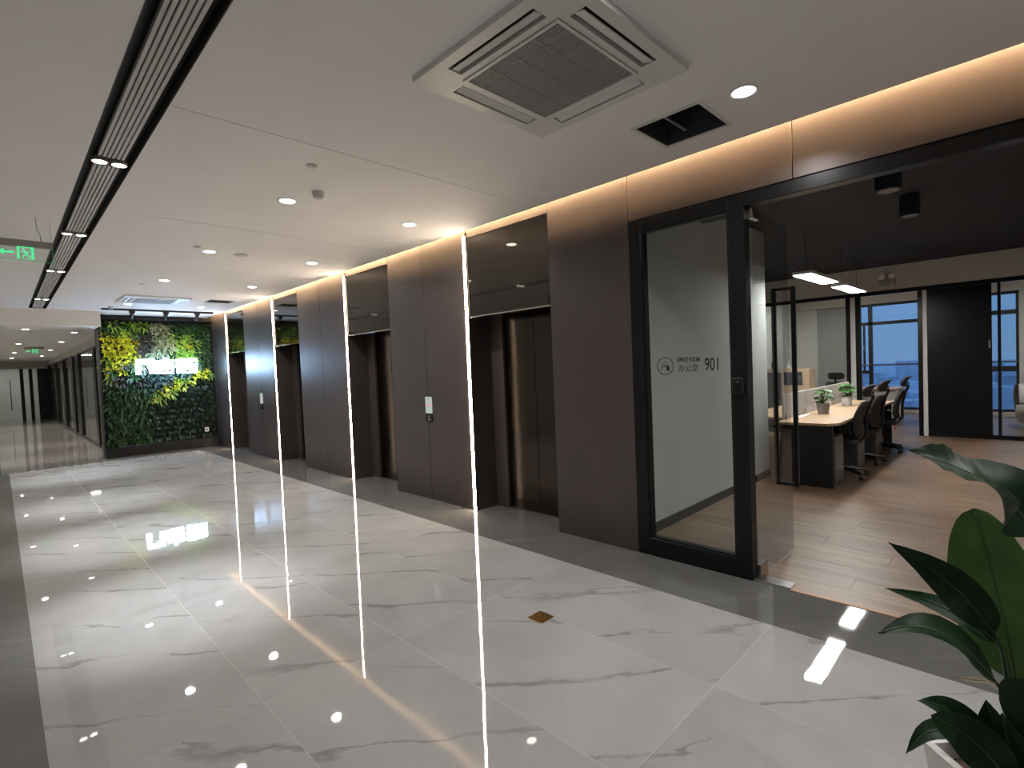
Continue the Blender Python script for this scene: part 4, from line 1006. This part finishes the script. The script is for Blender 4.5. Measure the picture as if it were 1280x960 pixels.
# ================================================================== foreground plant
PC = Vector((1.79, -.075, 0)); pr = R(-43)
pp_ = empty('foreground_plant', (PC.x, PC.y, 0), 'large-leaved potted plant in a white square planter near the office entrance', 'potted plant')
def sq(h, z): 
    return [(PC.x + h * (sx_ * math.cos(pr) - sy_ * math.sin(pr)), PC.y + h * (sx_ * math.sin(pr) + sy_ * math.cos(pr)), z) for sx_, sy_ in ((-1, -1), (1, -1), (1, 1), (-1, 1))]
m = MB(); L = [(.155, .002), (.21, .44), (.212, .45), (.192, .452), (.186, .40)]
vs = []
for h_, z in L: vs += sq(h_, z)
f = [(3, 2, 1, 0)]
for i in range(len(L) - 1):
    for k in range(4): a, b = i * 4 + k, i * 4 + (k + 1) % 4; f.append((a, b, b + 4, a + 4))
m.add(vs, f).build('planter', 'pot_white', pp_)
n = 10; vs = []
for i in range(n + 1):
    for j in range(n + 1):
        u, v = (i / n * 2 - 1) * .188, (j / n * 2 - 1) * .188
        vs.append((PC.x + u * math.cos(pr) - v * math.sin(pr), PC.y + u * math.sin(pr) + v * math.cos(pr), .41 + rnd.uniform(-.006, .006)))
MB().add(vs, [(i * (n + 1) + j, (i + 1) * (n + 1) + j, (i + 1) * (n + 1) + j + 1, i * (n + 1) + j + 1) for i in range(n) for j in range(n)]).build('soil', 'soil', pp_, smooth=True)
def crom(P, t):
    n = len(P) - 1; i = min(int(t * n), n - 1); u = t * n - i
    p0, p1, p2, p3 = P[max(i - 1, 0)], P[i], P[i + 1], P[min(i + 2, n)]
    return .5 * ((2 * p1) + (p2 - p0) * u + (2 * p0 - 5 * p1 + 4 * p2 - p3) * u * u + (3 * p1 - p0 - 3 * p2 + p3) * u ** 3)
def big_leaf(P, width, nrm, mat, base, peak=.55, ripple=.05, fold=.25, seed=0, tipx=1.25):
    """blade along P (tip first), broad face turned towards nrm, petiole down to base"""
    P = [Vector(p) for p in P]; N = 26; K = 4; vs = []; mid = []
    rr = random.Random(seed); ph = rr.uniform(0, 6)
    for i in range(N + 1):
        t = i / N; p = crom(P, t); d = (crom(P, min(1, t + .02)) - crom(P, max(0, t - .02))).normalized()
        nn = Vector(nrm); nn = (nn - d * nn.dot(d)).normalized(); s = d.cross(nn).normalized()
        # slim drawn-out tip, broad belly, rounded foot
        w = width * .5 * (math.sin(math.pi * min(1, t * .5 / peak)) ** tipx if t < peak else math.cos(math.pi / 2 * ((t - peak) / (1 - peak)) ** 1.5)) if t < 1 else width * .02
        w = max(w, width * .012); mid.append(p)
        for k in range(-K, K + 1):
            u = k / K; rp = ripple * width * math.sin(t * 55 + ph + abs(u) * 4) * abs(u) * .35 + ripple * width * math.sin(t * 9 + ph + u) * abs(u)
            vs.append(p + s * w * u + nn * (fold * w * abs(u) ** 1.3 + rp))
    M_ = 2 * K + 1
    f = [(i * M_ + k, i * M_ + k + 1, (i + 1) * M_ + k + 1, (i + 1) * M_ + k) for i in range(N) for k in range(2 * K)]
    lf = MB().add(vs, f).build('leaf', mat, pp_, smooth=True)
    MB().tube([tuple(q) for q in mid[1:]], [.0012 + .0022 * i / N for i in range(1, N + 1)], 6).build('midrib', 'leaf_rib' if mat != 'leaf_dry' else 'leaf_dry', lf, smooth=True)
    e = mid[-1]; b = Vector(base); dd = (mid[-1] - mid[-4]).normalized()
    c1 = e + dd * .05; c2 = b + Vector((0, 0, (e.z - b.z) * .45))
    Q = [((1 - u) ** 3) * e + 3 * u * (1 - u) ** 2 * c1 + 3 * u * u * (1 - u) * c2 + u ** 3 * b for u in [k / 10 for k in range(11)]]
    MB().tube([tuple(q) for q in Q], [.0035 + .005 * k / 10 for k in range(11)], 8).build('petiole', 'stem_green', lf, smooth=True)
B0 = (1.76, .03, .405)
big_leaf([(1.55, .213, 1.298), (1.60, .136, 1.262), (1.67, .062, 1.200), (1.74, -.01, 1.085)], .17, (-.55, .35, .75), 'leaf_deep', (1.77, .0, .405), .62, .05, .25, 1)
big_leaf([(1.93, .118, 1.087), (1.915, .085, .93), (1.885, .055, .78), (1.84, .035, .66)], .205, (-1, .15, .12), 'leaf_backlit', (1.80, .02, .405), .50, .02, .12, 2, .62)
big_leaf([(1.62, .267, 1.042), (1.66, .191, .983), (1.70, .125, .912), (1.74, .071, .823)], .092, (-.75, .25, .62), 'leaf_deep', (1.77, .04, .405), .62, .03, .25, 3)
big_leaf([(1.70, .289, .888), (1.72, .199, .872), (1.74, .120, .838), (1.76, .070, .79)], .060, (-.6, .2, .8), 'leaf_deep', (1.78, .03, .405), .60, .03, .25, 4)
big_leaf([(1.50, .270, .849), (1.55, .206, .868), (1.62, .135, .828), (1.70, .067, .715)], .085, (-.55, .1, .85), 'leaf_deep', (1.75, .035, .405), .60, .03, .25, 5)
big_leaf([(1.75, .228, .575), (1.76, .173, .574), (1.77, .117, .533), (1.78, .072, .47)], .075, (-.7, .1, .7), 'leaf_deep', (1.79, .05, .405), .55, .03, .25, 6)
big_leaf([(1.60, .183, .632), (1.63, .130, .600), (1.66, .085, .552), (1.70, .047, .478)], .105, (-.85, .1, .55), 'leaf_deep', (1.73, .02, .405), .55, .03, .2, 7, .8)
big_leaf([(1.62, .237, .493), (1.65, .198, .551), (1.68, .150, .560), (1.70, .098, .515)], .055, (-.6, .2, .8), 'leaf_deep', (1.73, .06, .405), .55, .03, .25, 8)
big_leaf([(2.0, .176, .548), (1.98, .130, .566), (1.96, .086, .585), (1.90, .048, .585)], .030, (-.3, .1, .95), 'leaf_dry', (1.84, .01, .405), .5, .03, .2, 9)
big_leaf([(1.70, .085, .664), (1.72, .074, .60), (1.74, .059, .53), (1.75, .051, .47)], .075, (-1, .1, .1), 'leaf_deep', (1.76, .045, .405), .5, .03, .2, 10)
big_leaf([(1.68, .055, .655), (1.70, .048, .58), (1.73, .035, .50), (1.74, .03, .44)], .085, (-1, .0, .15), 'leaf_deep', (1.75, .025, .405), .5, .03, .2, 11)
big_leaf([(1.86, -.16, 1.20), (1.84, -.12, 1.05), (1.82, -.08, .90), (1.80, -.05, .78)], .20, (-.9, -.2, .3), 'leaf_deep', (1.79, -.04, .405), .5, .03, .2, 12)
big_leaf([(1.66, -.20, .92), (1.70, -.15, .90), (1.74, -.10, .82), (1.77, -.07, .72)], .15, (-.7, -.2, .7), 'leaf_deep', (1.78, -.05, .405), .5, .03, .2, 13)
big_leaf([(1.60, .01, .80), (1.64, .01, .76), (1.69, .012, .68), (1.73, .014, .58)], .10, (-.8, .0, .6), 'leaf_deep', (1.75, .01, .405), .5, .03, .2, 14)
